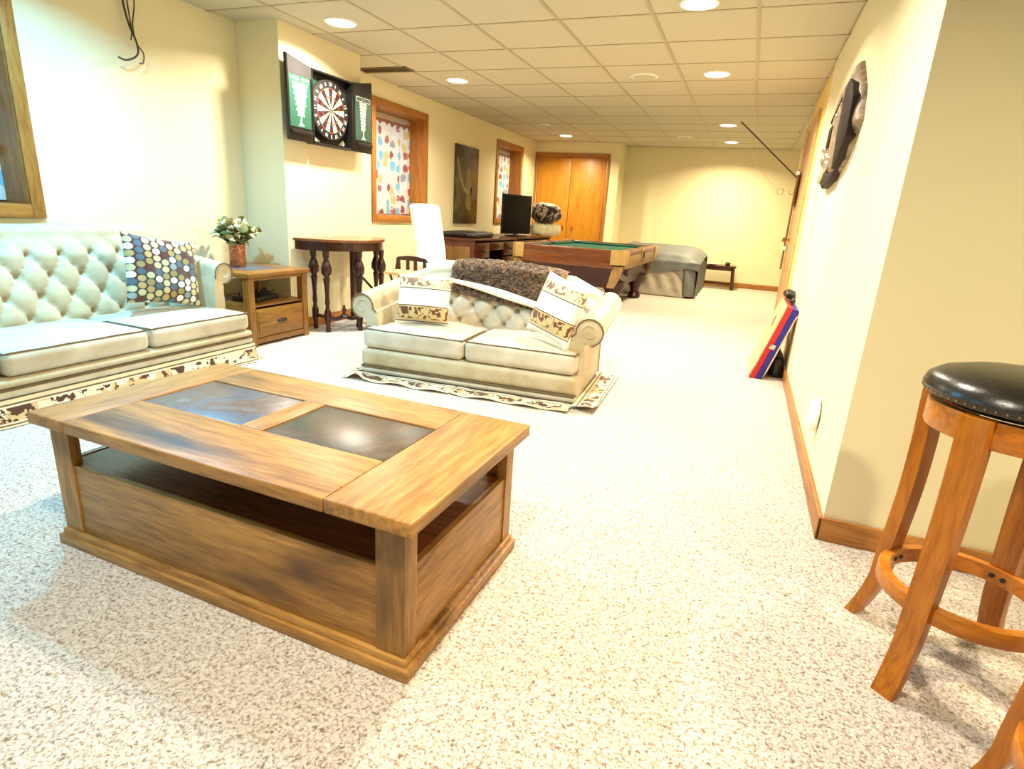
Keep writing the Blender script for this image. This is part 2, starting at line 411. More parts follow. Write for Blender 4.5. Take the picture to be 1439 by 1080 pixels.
# round ceiling fittings and the register
for i, (x, y, r) in enumerate([(-1.08, 5.65, .12), (-1.116, 9.51, .1), (-2.96, 8.44, .08)]):
    t = thing('ceiling_speaker', (x, y, HC-.006), 0, ['round white ceiling speaker left of the large bright light', 'small round white ceiling fitting near the far wall', 'small round white ceiling fitting above the far window'][i], 'speaker', 'round ceiling fittings')
    B().lathe([(0, -.022), (r*.55, -.02), (r*.82, -.012), (r*.84, -.004), (r*.8, .004)], 28).obj('grille', M_TILE, t)
    B().lathe([(r*.86, .004), (r*.86, -.010), (r, -.006), (r, .004)], 28).obj('rim', M_WHITE, t)
t = thing('ceiling_vent', (-3.43, 5.15, HC-.006), 0, 'dark slotted ceiling air register beside the dartboard wall corner', 'vent')
M_VENT = plain('vent_metal', lin(120, 104, 76), .5, .3)
fr = B().b2(-.27, -.085, -.006, .27, -.065, .004).b2(-.27, .065, -.006, .27, .085, .004).b2(-.27, -.065, -.006, -.25, .065, .004).b2(.25, -.065, -.006, .27, .065, .004)
fr.obj('frame', M_VENT, t); B().b2(-.25, -.065, .0, .25, .065, .003).obj('duct', M_BLACK, t)
for k in range(6): B().box(0, -.05+.02*k, -.004, .5, .016, .002, 0, (math.radians(35), 0, 0)).obj('slat', M_VENT, t)
#@@OBJECTS
# ------------------------------------------------------------------ coffee table
OD, OM, OL = lin(108, 68, 24), lin(154, 108, 44), lin(192, 144, 76)
M_TBX = wood('rustic_oak', OD, OM, OL, 'x', .8, .40, lin(66, 40, 20))
M_TBY = wood('rustic_oak_crosswise', OD, OM, OL, 'y', .8, .40, lin(66, 40, 20))
M_TBZ = wood('rustic_oak_upright', OD, OM, OL, 'z', .8, .42, lin(66, 40, 20))
def m_slate(name, cols, seed):
    k = N(name); v = k.coord((1, 1, 1), (0, 0, .5), loc=(seed, 0, 0))
    f = k.noise(v, 5, 6, .6, .8); f2 = k.noise(v, 22, 4, .6, 1.5)
    col = k.ramp(f, [(.3, cols[0]), (.46, cols[1]), (.56, cols[2]), (.7, cols[3])])
    vein = k.ramp(f2, [(.485, (0, 0, 0, 1)), (.5, (1, 1, 1, 1)), (.515, (0, 0, 0, 1))])
    col = k.mix(k.math('MULTIPLY', vein, .35), col, lin(150, 120, 70))
    k.bump(f, .06, .004); return k.base(col, .33, 0, .6)
M_SL1 = m_slate('slate_blue', [lin(52, 58, 72), lin(84, 92, 110), lin(92, 74, 66), lin(120, 126, 140)], 3)
M_SL2 = m_slate('slate_green', [lin(36, 36, 30), lin(60, 60, 52), lin(74, 54, 34), lin(84, 84, 74)], 9)
T = thing('coffee_table', (-1.167, 1.243, 0), math.radians(-1.2), 'large rustic oak coffee table with two slate inlays and open shelf, on the carpet', 'coffee table')
hx, hy = .61, .312; TZ = .422; TT = .036
# top: breadboard ends, long boards, centre rail
ax, ay = hx+.025, hy+.02
ix0, ix1 = -.475, .408
for x0, x1 in ((-ax, ix0), (ix1, ax)): B().b2(x0+.001, -ay, TZ-TT, x1-.001, ay, TZ, .006, 3).obj('top_board', M_TBY, T)
iy0, iy1 = -.105, .155
for y0, y1 in ((-ay, iy0), (iy1, ay)): B().b2(ix0+.001, y0, TZ-TT, ix1-.001, y1, TZ-.0005, .005, 3).obj('top_board', M_TBX, T)
B().b2(-.073, iy0+.001, TZ-TT, .007, iy1-.001, TZ-.001, .002).obj('top_board', M_TBY, T)
for (x0, x1), m in (((ix0, -.073), M_SL1), ((.007, ix1), M_SL2)):
    B().b2(x0+.003, iy0+.003, TZ-.02, x1-.003, iy1-.003, TZ-.004, .003).obj('slate_inlay', m, T)
B().b2(ix0, iy0, TZ-TT, ix1, iy1, TZ-.02).obj('inlay_tray', M_TBX, T)
# posts, panels, shelf, plinth
PZ = .267
for sx in (-1, 1):
    for sy in (-1, 1):
        p = [(0, 0), (.076, 0), (.076, .03), (.03, .03), (.03, .05), (0, .05)]
        B().prism([(sx*(hx-.012-a), sy*(hy-.012-c)) for a, c in p], 'z', .05, TZ-TT, .002).obj('corner_post', M_TBZ, T)
for sy in (-1, 1): B().b2(-hx+.085, sy*(hy-.034), .05, hx-.085, sy*(hy-.016), PZ, .002).obj('side_panel', M_TBX, T)
for sx in (-1, 1): B().b2(sx*(hx-.034), -hy+.06, .05, sx*(hx-.016), hy-.06, PZ, .002).obj('end_panel', M_TBY, T)
for sy in (-1, 1): B().b2(-hx+.085, sy*(hy-.045), TZ-TT-.018, hx-.085, sy*(hy-.03), TZ-TT, .002).obj('apron', M_TBX, T)
B().b2(-hx+.036, -hy+.036, PZ-.03, hx-.036, hy-.036, PZ-.004).obj('shelf', wood('dark_oak', lin(70, 34, 16), lin(100, 54, 24), lin(124, 72, 34), 'x', .8, .22), T)  # shelf wood darker than the rest of the table
B().b2(-hx+.004, -hy+.004, .0, hx-.004, hy-.004, .05, .004).b2(-hx-.006, -hy-.006, .0, hx+.006, hy+.006, .032, .006).obj('plinth', M_TBX, T)

# ------------------------------------------------------------------ sofas
def m_velvet(name, c, d):
    k = N(name); v = k.coord(); f = k.noise(v, 5, 4, .6, .4); f2 = k.noise(v, 60, 3)
    col = k.mix(k.ramp(f, [(.35, (0, 0, 0, 1)), (.7, (1, 1, 1, 1))]), c, d)
    k.bump(f2, .1, .002); return k.base(col, .5, 0, .4, .25)
M_VEL = m_velvet('champagne_velvet', lin(196, 184, 150), lin(168, 150, 112))
M_VELS = m_velvet('champagne_velvet_light', lin(204, 196, 174), lin(176, 164, 136))
M_PIPE = plain('dark_piping', lin(104, 84, 56), .8)
def m_horse(name, sc, axis):
    # cream cloth with a border of brown figures between thin brown lines; local z (or y) across the band
    k = N(name); v = k.coord(); sx = k.n('ShaderNodeSeparateXYZ'); k.l(v, sx.inputs[0]); g = k.n('ShaderNodeAttribute'); g.attribute_name = 'band'
    t = g.outputs['Fac']
    vv = k.coord((1, 1, 1)); n1 = k.noise(vv, sc, 3, .6, .6); n2 = k.noise(vv, sc*2.6, 2)
    fig = k.math('GREATER_THAN', k.math('ADD', k.math('MULTIPLY', n1, .7), k.math('MULTIPLY', n2, .3)), .525)
    inb = k.math('MULTIPLY', k.math('GREATER_THAN', t, .2), k.math('LESS_THAN', t, .74))
    a = k.math('MULTIPLY', fig, inb)
    ln1 = k.math('LESS_THAN', k.math('ABSOLUTE', k.math('SUBTRACT', t, .85)), .035)
    ln2 = k.math('LESS_THAN', k.math('ABSOLUTE', k.math('SUBTRACT', t, .1)), .03)
    tan = k.math('MULTIPLY', inb, k.math('GREATER_THAN', k.noise(vv, sc*.5, 2), .52))
    col = k.mix(tan, lin(226, 212, 180), lin(206, 176, 124))
    col = k.mix(k.math('MAXIMUM', ln1, ln2), col, lin(120, 92, 60))
    col = k.mix(a, col, lin(84, 50, 30))
    return k.base(col, .85, 0, .2, .3)
M_HORSE = m_horse('horse_border_cloth', 17, 'z')
def band(o, fn):
    at = o.data.attributes.new('band', 'FLOAT', 'POINT')
    for i, v in enumerate(o.data.vertices): at.data[i].value = fn(v.co)
    return o
def tuft(s, t, A):
    u, w_ = (s+t)/2, (s-t)/2          # buttons where u and w are whole numbers
    d = (abs(math.sin(PI*u))*abs(math.sin(PI*w_)))**.36
    du, dw = u-round(u), w_-round(w_)
    pit = math.exp(-((du*du+dw*dw)/.012))
    return A*d - 1.1*A*pit
def make_sofa(name, loc, rz, label, W, ncush, seat, cbot, welt, armz, arm_out, arm_r, zback, D, skirt, tdx, tdz, ty0, arm_front=.10, splay=False, hb=None):
    S = thing(name, loc, rz, label, 'sofa'); hw = W/2
    # base box with rounded front rail
    B().rbox((0, D/2, (cbot+.012)/2), (W, D, cbot-.012), .03, 0, 12, 6, 3).obj('base', M_VEL, S)
    B().rbox((0, .012, (welt+cbot)/2), (W+.01, .06, cbot-welt-.008), .028, 0, 20, 2, 3).obj('front_rail', M_VEL, S)
    if welt > .02: B().rbox((0, .014, welt-.022), (W+.02, .06, .04), .019, 0, 20, 2, 2).obj('lower_rail', M_VELS, S)
    B().tube([(-hw-.004, .02, welt), (-hw-.002, -.012, welt), (hw+.002, -.012, welt), (hw+.004, .02, welt)], .006, 6).obj('piping', M_PIPE, S)
    # cushions: outer ones are T shaped and wrap in front of the arms
    cw = (W-.0)/ncush
    for i in range(ncush):
        x0 = -hw+i*cw; sz = (cw-.008, .56, seat-cbot)
        def wp(o, i=i, sz=sz):
            z = o.z
            if o.y < -.2: z -= .012*math.sin((o.x/sz[0]+.5)*PI)*0
            return (o.x, o.y, z)
        c = B().rbox((x0+cw/2, .28-.012, (seat+cbot)/2), sz, .036, .022, 14, 10, 4, wp).obj('seat_cushion', M_VELS, S)
        f = -.012; p = []
        for k in range(25):
            u = k/24; p.append((x0+.012+(cw-.024)*u, f+.012+.010*math.cos((u-.5)*PI)*0, seat-.006+.001*math.sin(u*19)))
        B().tube([(p[0][0]-.005, .35, seat-.004)]+p+[(p[-1][0]+.005, .35, seat-.004)], .0045, 6).obj('piping', M_PIPE, c)
    # back: tufted front, rolled top, plain rear
    n, m = 150, 64
    zb = zback
    def bk(u, v):
        x = (u-.5)*(W+.02); zt = zb(x)
        if v < .62:                              # front, leaning
            t = v/.62; z = seat-.05+(zt-.06-seat+.05)*t; y = D-.34+.13*t
            ed = min(1, (1-t)*5)*min(1, (t+.02)*6)
            sc = tuft(x/tdx, (z-ty0)/tdz, .038)
            y -= sc*ed
        elif v < .82:                            # roll over the top
            t = (v-.62)/.2; a = PI*(1-t); r = .062
            y = D-.21+r*(1-math.cos(PI*t)); z = zt-.06+.06*math.sin(PI*t)
            y -= 0
        else:
            t = (v-.82)/.18; y = D-.086+.05*t; z = (zt-.06)*(1-t)+.02*t
        return (x, y, z)
    bo = B().grid(bk, n, m)
    bo.obj('back', M_VEL if not splay else M_VELS, S, 60)
    # buttons
    bme = None
    for j in range(-6, 12):
        for i in range(-14, 15):
            if (i+j) % 2: continue
            x, z = i*tdx, ty0+j*tdz; zt = zb(x)
            if abs(x) > hw-.06 or z < seat+.0 or z > zt-.09: continue
            t = (z-seat+.05)/(zt-.06-seat+.05); y = D-.34+.13*t
            
            if bme is None: q = B().ball((0, 0, 0), (.011, .007, .011), 8, 6).obj('tuft_button', M_VEL, S); bme = q.data
            else: q = bpy.data.objects.new('tuft_button', bme); C.objects.link(q); q.parent = S
            q.location = (x, y+.034*min(1, (1-t)*5)-.004, z)
    # rolled arms
    for sg in (-1, 1):
        r = arm_r; cxr = hw+arm_out-r; cz = armz-r; pts = []
        pts += [(hw-.075, cbot-.02), (hw-.07, cz-.10), (hw-.062, cz-.03)]
        for k in range(0, 15):                   # up and round the scroll
            a = PI*(1.05)-k/14*PI*1.75; pts.append((cxr+r*math.cos(a), cz+r*math.sin(a)))
        pts += [(cxr-.2*r, cz-r*.62), (hw+.006, cz-r*1.25), (hw+.002, cz-.16), (hw+.002, .02), (hw-.05, .02)]
        P = [(sg*a, c) for a, c in pts]
        ab = B().prism(P, 'y', arm_front, D-.05, .012)
        for v in ab.bm.verts:                    # the arm climbs towards the back
            v.co.z += .085*max(0, (v.co.y-arm_front)/(D-arm_front))*min(1, max(0, (v.co.z-.2)/.15))
        arm = ab.obj('arm', M_VEL, S, 30)
        # scroll facing: a dark welt that follows the scroll outline
        B().tube([(a, arm_front-.003, c) for a, c in P[2:-7]], .0045, 6).obj('arm_piping', M_PIPE, arm)
        B().tube([(sg*(cxr+.62*r*math.cos(a)*(1-k/40)), arm_front-.002, cz+.62*r*math.sin(a)*(1-k/40)) for k, a in enumerate([PI-q*.28 for q in range(20)])], .0035, 6).obj('scroll_welt', M_VELS, arm)
    # printed skirt
    if not splay:
        def sk(u, v):
            x = (u-.5)*(W+.03); return (x, -.016-.006*math.sin(u*60)*(1-v)-.02*(1-v), .004+v*(welt-.046))
        o = B().grid(sk, 120, 6).obj('skirt', M_HORSE, S, 80, fix=False); band(o, lambda c: (c.z-.004)/(welt-.05))
        for sg in (-1, 1):
            o = B().grid(lambda u, v: (sg*(hw+.012+.02*(1-v)), -.02+u*(D-.04), .004+v*(welt-.046)), 40, 6).obj('skirt', M_HORSE, S, 80, fix=False); band(o, lambda c: (c.z-.004)/(welt-.05))
    else:
        sw = .125
        for x0, x1, ph in ((-hw-.06, -.03, 0), (-.02, hw-.0, 2)):
            def sk(u, v):
                x = x0+(x1-x0)*u; lift = .012*math.sin(u*9+ph)**2*(1-v)+(.03*max(0, 1-abs(u-.14)*12)*(1-v) if ph == 0 else 0)
                return (x, -.03-sw*(1-v)+.006*math.sin(u*14+ph), .006+lift+.012*v)
            o = B().grid(sk, 70, 8).obj('skirt', M_HORSE, S, 80, fix=False); band(o, lambda c: 1-(-.03-c.y)/sw)
        def sk(u, v):
            y = -.06+(D+.04)*u; lift = .03*max(0, 1-u*6)*(1-v)+.008*(1-v)
            return (hw+.01+.135*(1-v)+.02*(u-.5), y-.05*(1-v)*(1-u), .008+lift+.012*v)
        o = B().grid(sk, 60, 8).obj('skirt', M_HORSE, S, 80, fix=False); band(o, lambda c: 1-(c.x-hw-.01)/.135)
        o = B().grid(lambda u, v: (-hw-.01-.09*(1-v), .0+(D-.05)*u, .008+.012*v), 40, 6).obj('skirt', M_HORSE, S, 80, fix=False); band(o, lambda c: 1-(-hw-.01-c.x)/.09)
    return S
# tufted sofa against the left wall, facing +X
def zbA(x):
    a = abs(x); return .825 - (0 if a < .84 else (a-.84)**1.5*1.4)
make_sofa('tufted_sofa', (-2.905, 1.775, 0), PI/2, 'long button-tufted champagne velvet sofa against the left wall, its back in bluish light', 2.06, 3, .325, .212, .165, .615, .075, .066, zbA, .85, True, .0815, .105, .46, .20)
def zbB(x):
    a = abs(x); return .695 - .022*(a/.4)**2 if a < .5 else max(.56, .6606-(a-.5)*.45)
L = make_sofa('loveseat', (-1.462, 3.0, 0), math.radians(3.6), 'low champagne velvet loveseat with rolled arms, facing the oak coffee table', 1.37, 2, .297, .172, .056, .495, .12, .078, zbB, .8, True, .08, .10, .42, .07, True)

# ------------------------------------------------------------------ pillows and throw
def pillow(name, loc, rot, w_, h_, th, mat, label, group=None, seam=None):
    P = thing(name, loc, 0, label, 'pillow', group); P.rotation_euler = rot
    b = B(); n = 34
    for sg in (-1, 1):
        def f(u, v):
            a, c = 2*u-1, 2*v-1
            k = (max(0, (1-abs(a)**2.6)*(1-abs(c)**2.6)))**.55
            pin = 1-.07*(1-abs(a)**2)*abs(c)**4; pin2 = 1-.07*(1-abs(c)**2)*abs(a)**4
            wr = 1+.05*math.sin(a*9+c*5)*k
            return (a*w_/2*pin2, sg*th/2*k*wr, c*h_/2*pin)
        b.grid(f, n, n)
    bmesh.ops.remove_doubles(b.bm, verts=b.bm.verts[:], dist=1e-4)
    o = b.obj('cover', mat, P, 60)
    return P, o
def m_ovals():
    k = N('oval_print'); v = k.coord(); s = k.n('ShaderNodeSeparateXYZ'); k.l(v, s.inputs[0])
    X = k.math('MULTIPLY', s.outputs[0], 22); Zc = k.math('MULTIPLY', s.outputs[2], 25)
    fx = k.math('SUBTRACT', k.math('FRACT', X), .5); ix = k.math('FLOOR', X)
    Z2 = k.math('ADD', Zc, k.math('MULTIPLY', k.math('MODULO', k.math('ABSOLUTE', ix), 2), .5))
    fz = k.math('SUBTRACT', k.math('FRACT', Z2), .5); iz = k.math('FLOOR', Z2)
    d = k.math('SQRT', k.math('ADD', k.math('MULTIPLY', fx, fx), k.math('MULTIPLY', fz, fz)))
    inside = k.math('LESS_THAN', d, .45)
    cb = k.n('ShaderNodeCombineXYZ'); k.l(ix, cb.inputs[0]); k.l(iz, cb.inputs[1])
    wn = k.n('ShaderNodeTexWhiteNoise'); wn.noise_dimensions = '2D'; k.l(cb.outputs[0], wn.inputs['Vector'])
    col = k.ramp(wn.outputs['Value'], [(0, lin(244, 240, 228)), (.24, lin(196, 184, 136)), (.45, lin(152, 136, 84)), (.6, lin(80, 96, 104)), (.7, lin(178, 150, 96)), (.82, lin(140, 152, 150)), (.9, lin(92, 50, 38))], 'CONSTANT')
    band_ = k.math('GREATER_THAN', k.noise(k.coord((1, 1, 1)), 4, 1), .5)
    bgc = k.mix(band_, lin(82, 44, 34), lin(62, 66, 66))
    return k.base(k.mix(inside, bgc, col), .8, 0, .3, .2)
pillow('throw_pillow', (-3.215, 2.475, .578), (math.radians(-12), math.radians(9), math.radians(86)), .46, .40, .13, m_ovals(), 'brown oval-dot throw pillow leaning in the corner of the tufted sofa')
def horse_pillow(loc, rot, label, w_=.36, h_=.31):
    P, o = pillow('horse_pillow', loc, rot, w_, h_, .12, M_HP, label, 'horse print pillows')
def m_hp():
    k = N('horse_pillow_cloth'); v = k.coord(); s = k.n('ShaderNodeSeparateXYZ'); k.l(v, s.inputs[0])
    z = s.outputs[2]; n1 = k.noise(v, 24, 3, .6, .5)
    def rng(a, b): return k.math('MULTIPLY', k.math('GREATER_THAN', z, a), k.math('LESS_THAN', z, b))
    b1 = rng(-.135, -.045); b2 = rng(.07, .145)
    fig = k.math('GREATER_THAN', n1, .515)
    col = k.mix(b1, lin(236, 230, 214), lin(206, 178, 122)); col = k.mix(b2, col, lin(226, 206, 170))
    col = k.mix(k.math('MULTIPLY', fig, k.math('MAXIMUM', rng(-.125, -.055), k.math('MULTIPLY', rng(.08, .135), .8))), col, lin(104, 62, 38))
    for a in (-.14, -.045, .065): col = k.mix(rng(a-.003, a+.003), col, lin(96, 70, 46))
    return k.base(col, .85, 0, .2, .3)
M_HP = m_hp()
horse_pillow((-1.865, 3.225, .468), (math.radians(-15), math.radians(0), math.radians(12)), 'cream pillow with brown horses at the left end of the loveseat')
horse_pillow((-.965, 3.20, .515), (math.radians(-18), math.radians(9), math.radians(-30)), 'cream pillow with brown horses leaning on the right arm of the loveseat', .36, .37)
def m_fur():
    k = N('brown_fur'); v = k.coord((1, 1, 1)); n = k.noise(k.coord((1, .6, 1.5), (.5, .4, .6)), 24, 4, .6, 2.4); n2 = k.noise(v, 9, 2)
    col = k.ramp(n, [(.38, lin(42, 26, 16)), (.47, lin(98, 70, 44)), (.6, lin(148, 118, 84)), (.72, lin(180, 152, 116))])
    k.bump(n, 1, .03); return k.base(col, .95, 0, .1, .3)
M_FUR = m_fur(); M_SHERPA = plain('white_sherpa', lin(244, 238, 224), .95, 0, .06, 60, 120, .6)
t = thing('throw_blanket', (-1.462, 3.0, 0), math.radians(3.6), 'shaggy brown fur throw blanket draped over the back of the loveseat', 'blanket')
from mathutils import noise as mnoise
def drape(x, s):
    """point on the loveseat back: s from the hanging front hem (0) up over the crest (1) to the rear hem (1.5)"""
    zt = zbB(x); D = .8
    front = .40+.04*(.0) if True else 0
    if s < 1:
        z0 = .47-.10*(x+.02); z = z0+(zt-.045-z0)*s; t_ = (z-.247)/(zt-.06-.247); y = D-.34+.13*t_-.055
    elif s < 1.25:
        a = (s-1)/.25; y = D-.21+.062*(1-math.cos(PI*a))-.035*math.cos(PI*a)-.0; z = zt-.045+.075*math.sin(PI*a)
        y = D-.265+(.2)*a; z = zt-.045+.07*math.sin(PI*min(1, .12+a*.88))
    else:
        a = (s-1.25)/.25; y = D-.055+.0*a; z = zt-.05-.25*a
    return Vector((x, y, z))
bx0, bx1 = -.325, .465
def fur(u, v):
    x = bx0+(bx1-bx0)*u; p = drape(x+.0, v*1.5)
    q = Vector((x*38, v*46, 0)); d = mnoise.noise(q*.8)*.014+mnoise.noise(q*1.7)*.008
    e = min(1, min(u, 1-u)*14, v*16, (1-v)*16)
    p += Vector((0, -.8, .6))*(d+.012)*e
    return p
B().grid(fur, 150, 170).obj('pile', M_FUR, t, 180, fix=False)
def hem(u, v):     # turned-up white underside: a diagonal band across the front
    x = bx0+.01+(bx1-bx0-.03)*u; s0 = .50-.44*u
    p = drape(x, max(0, s0+.27*(v-.5)*(1-.35*abs(2*u-1)))); p += Vector((0, -.034-.018*math.sin(PI*v), .012)); return p
B().grid(hem, 60, 8).obj('sherpa_edge', M_SHERPA, t, 80, fix=False)

# ------------------------------------------------------------------ end table beside the sofa
EO = (lin(92, 58, 16), lin(128, 86, 28), lin(156, 114, 48))
M_EX = wood('end_table_oak', *EO, 'x', 1, .4); M_EY = wood('end_table_oak_cross', *EO, 'y', 1, .4); M_EZ = wood('end_table_oak_upright', *EO, 'z', 1, .4)
# local: front at -y; rotated so the front faces +X
T = thing('end_table', (-3.15, 3.345, 0), PI/2, 'square oak end table with drawer and open shelf, between sofa and wall corner', 'end table')
ew, ed_, eh = .59, .545, .525
B().b2(-ew/2-.015, -.02, eh-.03, ew/2+.015, ed_+.01, eh, .006).obj('top', M_EX, T)
B().b2(-.17, .12, eh, .2, ed_-.08, eh+.002, .001).obj('slate_inlay', M_SL1, T)
for sx in (-1, 1):
    for y0 in (0, ed_-.06): B().b2(sx*(ew/2-.055), y0, 0, sx*ew/2, y0+.055, eh-.03, .004).obj('leg', M_EZ, T)
B().b2(-ew/2+.055, .008, eh-.055, ew/2-.055, .03, eh-.03, .002).obj('apron', M_EX, T)
B().b2(-ew/2+.02, .02, .28, ew/2-.02, ed_-.01, .297, .002).obj('shelf', M_EX, T)
for sx in (-1, 1):
    B().b2(sx*(ew/2-.03), .05, .035, sx*(ew/2-.012), ed_-.05, .282, .002).obj('side_panel', M_EY, T)
B().b2(-ew/2+.05, ed_-.03, .035, ew/2-.05, ed_-.01, .282, .002).obj('back_panel', M_EX, T)
B().b2(-ew/2+.055, .004, .02, ew/2-.055, .03, .06, .002).obj('lower_rail', M_EX, T)
dr = B().b2(-ew/2+.06, .002, .066, ew/2-.06, .024, .268, .003).b2(-ew/2+.075, -.004, .082, ew/2-.075, .004, .252, .004).obj('drawer', M_EX, T)
M_IRON = plain('dark_iron', lin(52, 50, 48), .4, .7)
def cup(u, v):
    a = PI*u; r = .048; c = math.sin(PI*v)
    return (-r*math.cos(a), -.006-.022*math.sin(a)*1.0*(1-.0*v)*(.25+.75*math.sin(PI*.5*(1-v))), .162+.024*(v-.2)*math.sin(a)**.3)
B().grid(cup, 20, 8).obj('cup_pull', M_IRON, dr, 60, fix=False)
# things on its shelf
t = thing('set_top_box', (-3.36, 3.33, .2985), .2, 'black box with tangled cords on the shelf of the oak end table', 'electronics')
B().b2(-.10, -.15, 0, .10, .13, .035, .004).obj('case', M_BLACK, t)
cb = B()
for k in range(4):
    ph = random.random()*6
    cb.tube([(.02*math.sin(ph+j*.9)+.03*k-.05, -.16+.02*j, .045+.018*math.sin(j*.8+ph)+.006*k) for j in range(16)], .004, 6)
cb.obj('cords', M_BLACK, t)
# ------------------------------------------------------------------ vase and flowers
def m_copper():
    k = N('hammered_copper'); v = k.coord(); vo = k.n('ShaderNodeTexVoronoi'); vo.inputs['Scale'].default_value = 75; k.l(v, vo.inputs['Vector'])
    k.bump(vo.outputs['Distance'], .8, .006)
    return k.base(k.mix(vo.outputs['Distance'], lin(214, 150, 110), lin(150, 92, 60)), .32, .85)
VX, VY, VZ = -3.52, 3.33, .528
t = thing('copper_vase', (VX, VY, VZ), 0, 'hammered copper cylinder vase on the oak end table', 'vase')
B().lathe([(0, 0), (.056, 0), (.058, .004), (.055, .09), (.058, .16), (.054, .16), (.050, .09), (.052, .02), (0, .02)], 28).obj('body', m_copper(), t)
B().lathe([(.0575, .148), (.061, .152), (.0595, .163), (.055, .161)], 28).obj('rim', m_copper(), t)
t = thing('flower_bouquet', (VX, VY, VZ+.03), 0, 'bunch of grey green leaves and cream blooms standing in the copper vase', 'flowers')
M_LEAF = plain('sage_leaf', lin(112, 118, 66), .6, 0, .25, 30); M_LEAF2 = plain('pale_leaf', lin(170, 166, 118), .6, 0, .2, 30)
M_STEM = plain('stem_green', lin(92, 96, 58), .7); M_BLOOM = plain('cream_petal', lin(238, 232, 208), .7, 0, .06)
def leaf_mesh(s):
    b = B(); b.grid(lambda u, v: ((v-.5)*.8*s*math.sin(PI*(.08+.9*u))**.7, u*s, .18*s*math.sin(PI*u)*.5+.25*s*(v-.5)**2), 6, 3); return b
lf = None; rr = random.Random(3)
stems = B(); tips = []
for k in range(40):
    a = rr.uniform(0, 2*PI); sp = rr.uniform(.15, 1)**.7*.155; hh = .19+rr.uniform(-.03, .02)-.10*(sp/.155)**2
    p0 = Vector((.02*math.cos(a), .02*math.sin(a), .0)); p2 = Vector((sp*math.cos(a), sp*math.sin(a), .10+hh))
    p1 = Vector((.015*math.cos(a), .015*math.sin(a), .15))
    pts = [(1-q)**2*p0+2*q*(1-q)*p1+q*q*p2 for q in [j/7 for j in range(8)]]; stems.tube(pts, .0022, 5); tips.append(pts)
so = stems.obj('stems', M_STEM, t)
lm = None; bm_ = None
for k, pts in enumerate(tips):
    for j in range(5):
        p = pts[-1-(j//2)] if j < 4 else pts[-4]
        if p.z < .14: continue
        if lm is None:
            o = leaf_mesh(.042).obj('leaf', M_LEAF, t, 80, fix=False); lm = o.data; lm2 = lm.copy(); lm2.materials.clear(); lm2.materials.append(M_LEAF2)
        else:
            o = bpy.data.objects.new('leaf', lm if rr.random() < .6 else lm2); C.objects.link(o); o.parent = t
        o.location = p; o.rotation_euler = (rr.uniform(-.6, 1.2), rr.uniform(-.6, .6), rr.uniform(0, 2*PI)); s = rr.uniform(.8, 1.35); o.scale = (s*1.25, s*1.25, s*1.25)
    if k % 2 == 0:
        if bm_ is None:
            b = B()
            for q in range(8):
                aa = q*PI/4; b.ball((.012*math.cos(aa), .012*math.sin(aa), .004*(q % 2)), (.011, .011, .009), 6, 5)
            b.ball((0, 0, .008), .010, 6, 5)
            o = b.obj('blossom', M_BLOOM, t); bm_ = o.data
        else:
            o = bpy.data.objects.new('blossom', bm_); C.objects.link(o); o.parent = t
        o.location = pts[-1]+Vector((0, 0, .006)); o.rotation_euler = (rr.uniform(-.6, .6), rr.uniform(-.6, .6), 0)

# ------------------------------------------------------------------ half-moon table against the wall projection
M_MAH = wood('mahogany', lin(30, 8, 6), lin(46, 14, 10), lin(66, 24, 16), 'z', 1, .25); M_MAHX = wood('mahogany_top', lin(92, 48, 30), lin(124, 70, 44), lin(150, 92, 60), 'y', .8, .14)
HX, HY, HR = -3.335, 4.17, .46
T = thing('half_moon_table', (HX, HY, 0), 0, 'dark mahogany half-moon console table with turned baluster legs, below the dartboard', 'console table')
def half(r, n=40): return [(r*math.sin(PI*k/n), -r*math.cos(PI*k/n)) for k in range(n+1)]
B().prism(half(HR), 'z', .725, .745, .006).obj('top', M_MAHX, T)
B().prism(half(HR-.02)[:], 'z', .655, .725, .003).obj('apron', M_MAH, T)
bal = [(0, .0), (.018, 0), (.022, .02), (.016, .05), (.024, .1), (.027, .13), (.027, .17), (.018, .19), (.014, .215), (.02, .24), (.016, .29), (.019, .36), (.026, .425), (.028, .438), (.018, .452), (.040, .48), (.042, .52), (.030, .56), (.018, .59), (.024, .61), (.026, .655), (0, .655)]
for k, (x, y) in enumerate([(.235, -.36), (.40, -.15), (.06, -.30), (.30, -.04), (.36, .22), (.25, .30)]):
    B().lathe(bal, 16, (x, y, 0)).obj('leg', M_MAH, T)
# low arched stretcher between the front legs with a finial, and bracket feet
arc = [(.235+(.165)*u, -.36+.21*u, .115+.028*math.sin(PI*u)*0+.02*math.cos(4*PI*u)*.5) for u in [k/16 for k in range(17)]]
B().tube(arc, .017, 8).obj('stretcher', M_MAH, T)
B().tube([(.40-.04*u, -.15+.37*u, .12) for u in (0, .5, 1)], .014, 8).obj('stretcher', M_MAH, T)
B().tube([(.235-.175*u, -.36+.06*u, .12) for u in (0, .5, 1)], .014, 8).obj('stretcher', M_MAH, T)
B().lathe([(0, .12), (.03, .12), (.02, .145), (.008, .155), (.016, .17), (.02, .185), (.008, .2), (.012, .212), (0, .222)], 14, (.318, -.255, 0)).obj('finial', M_MAH, T)
gate = B().b2(.1, .12, .03, .135, .155, .655, .003).obj('gate_leg', M_MAH, T)
B().tube([(.13, .14, .48), (.23, .27, .30)], .011, 6).obj('brace', M_MAH, gate)

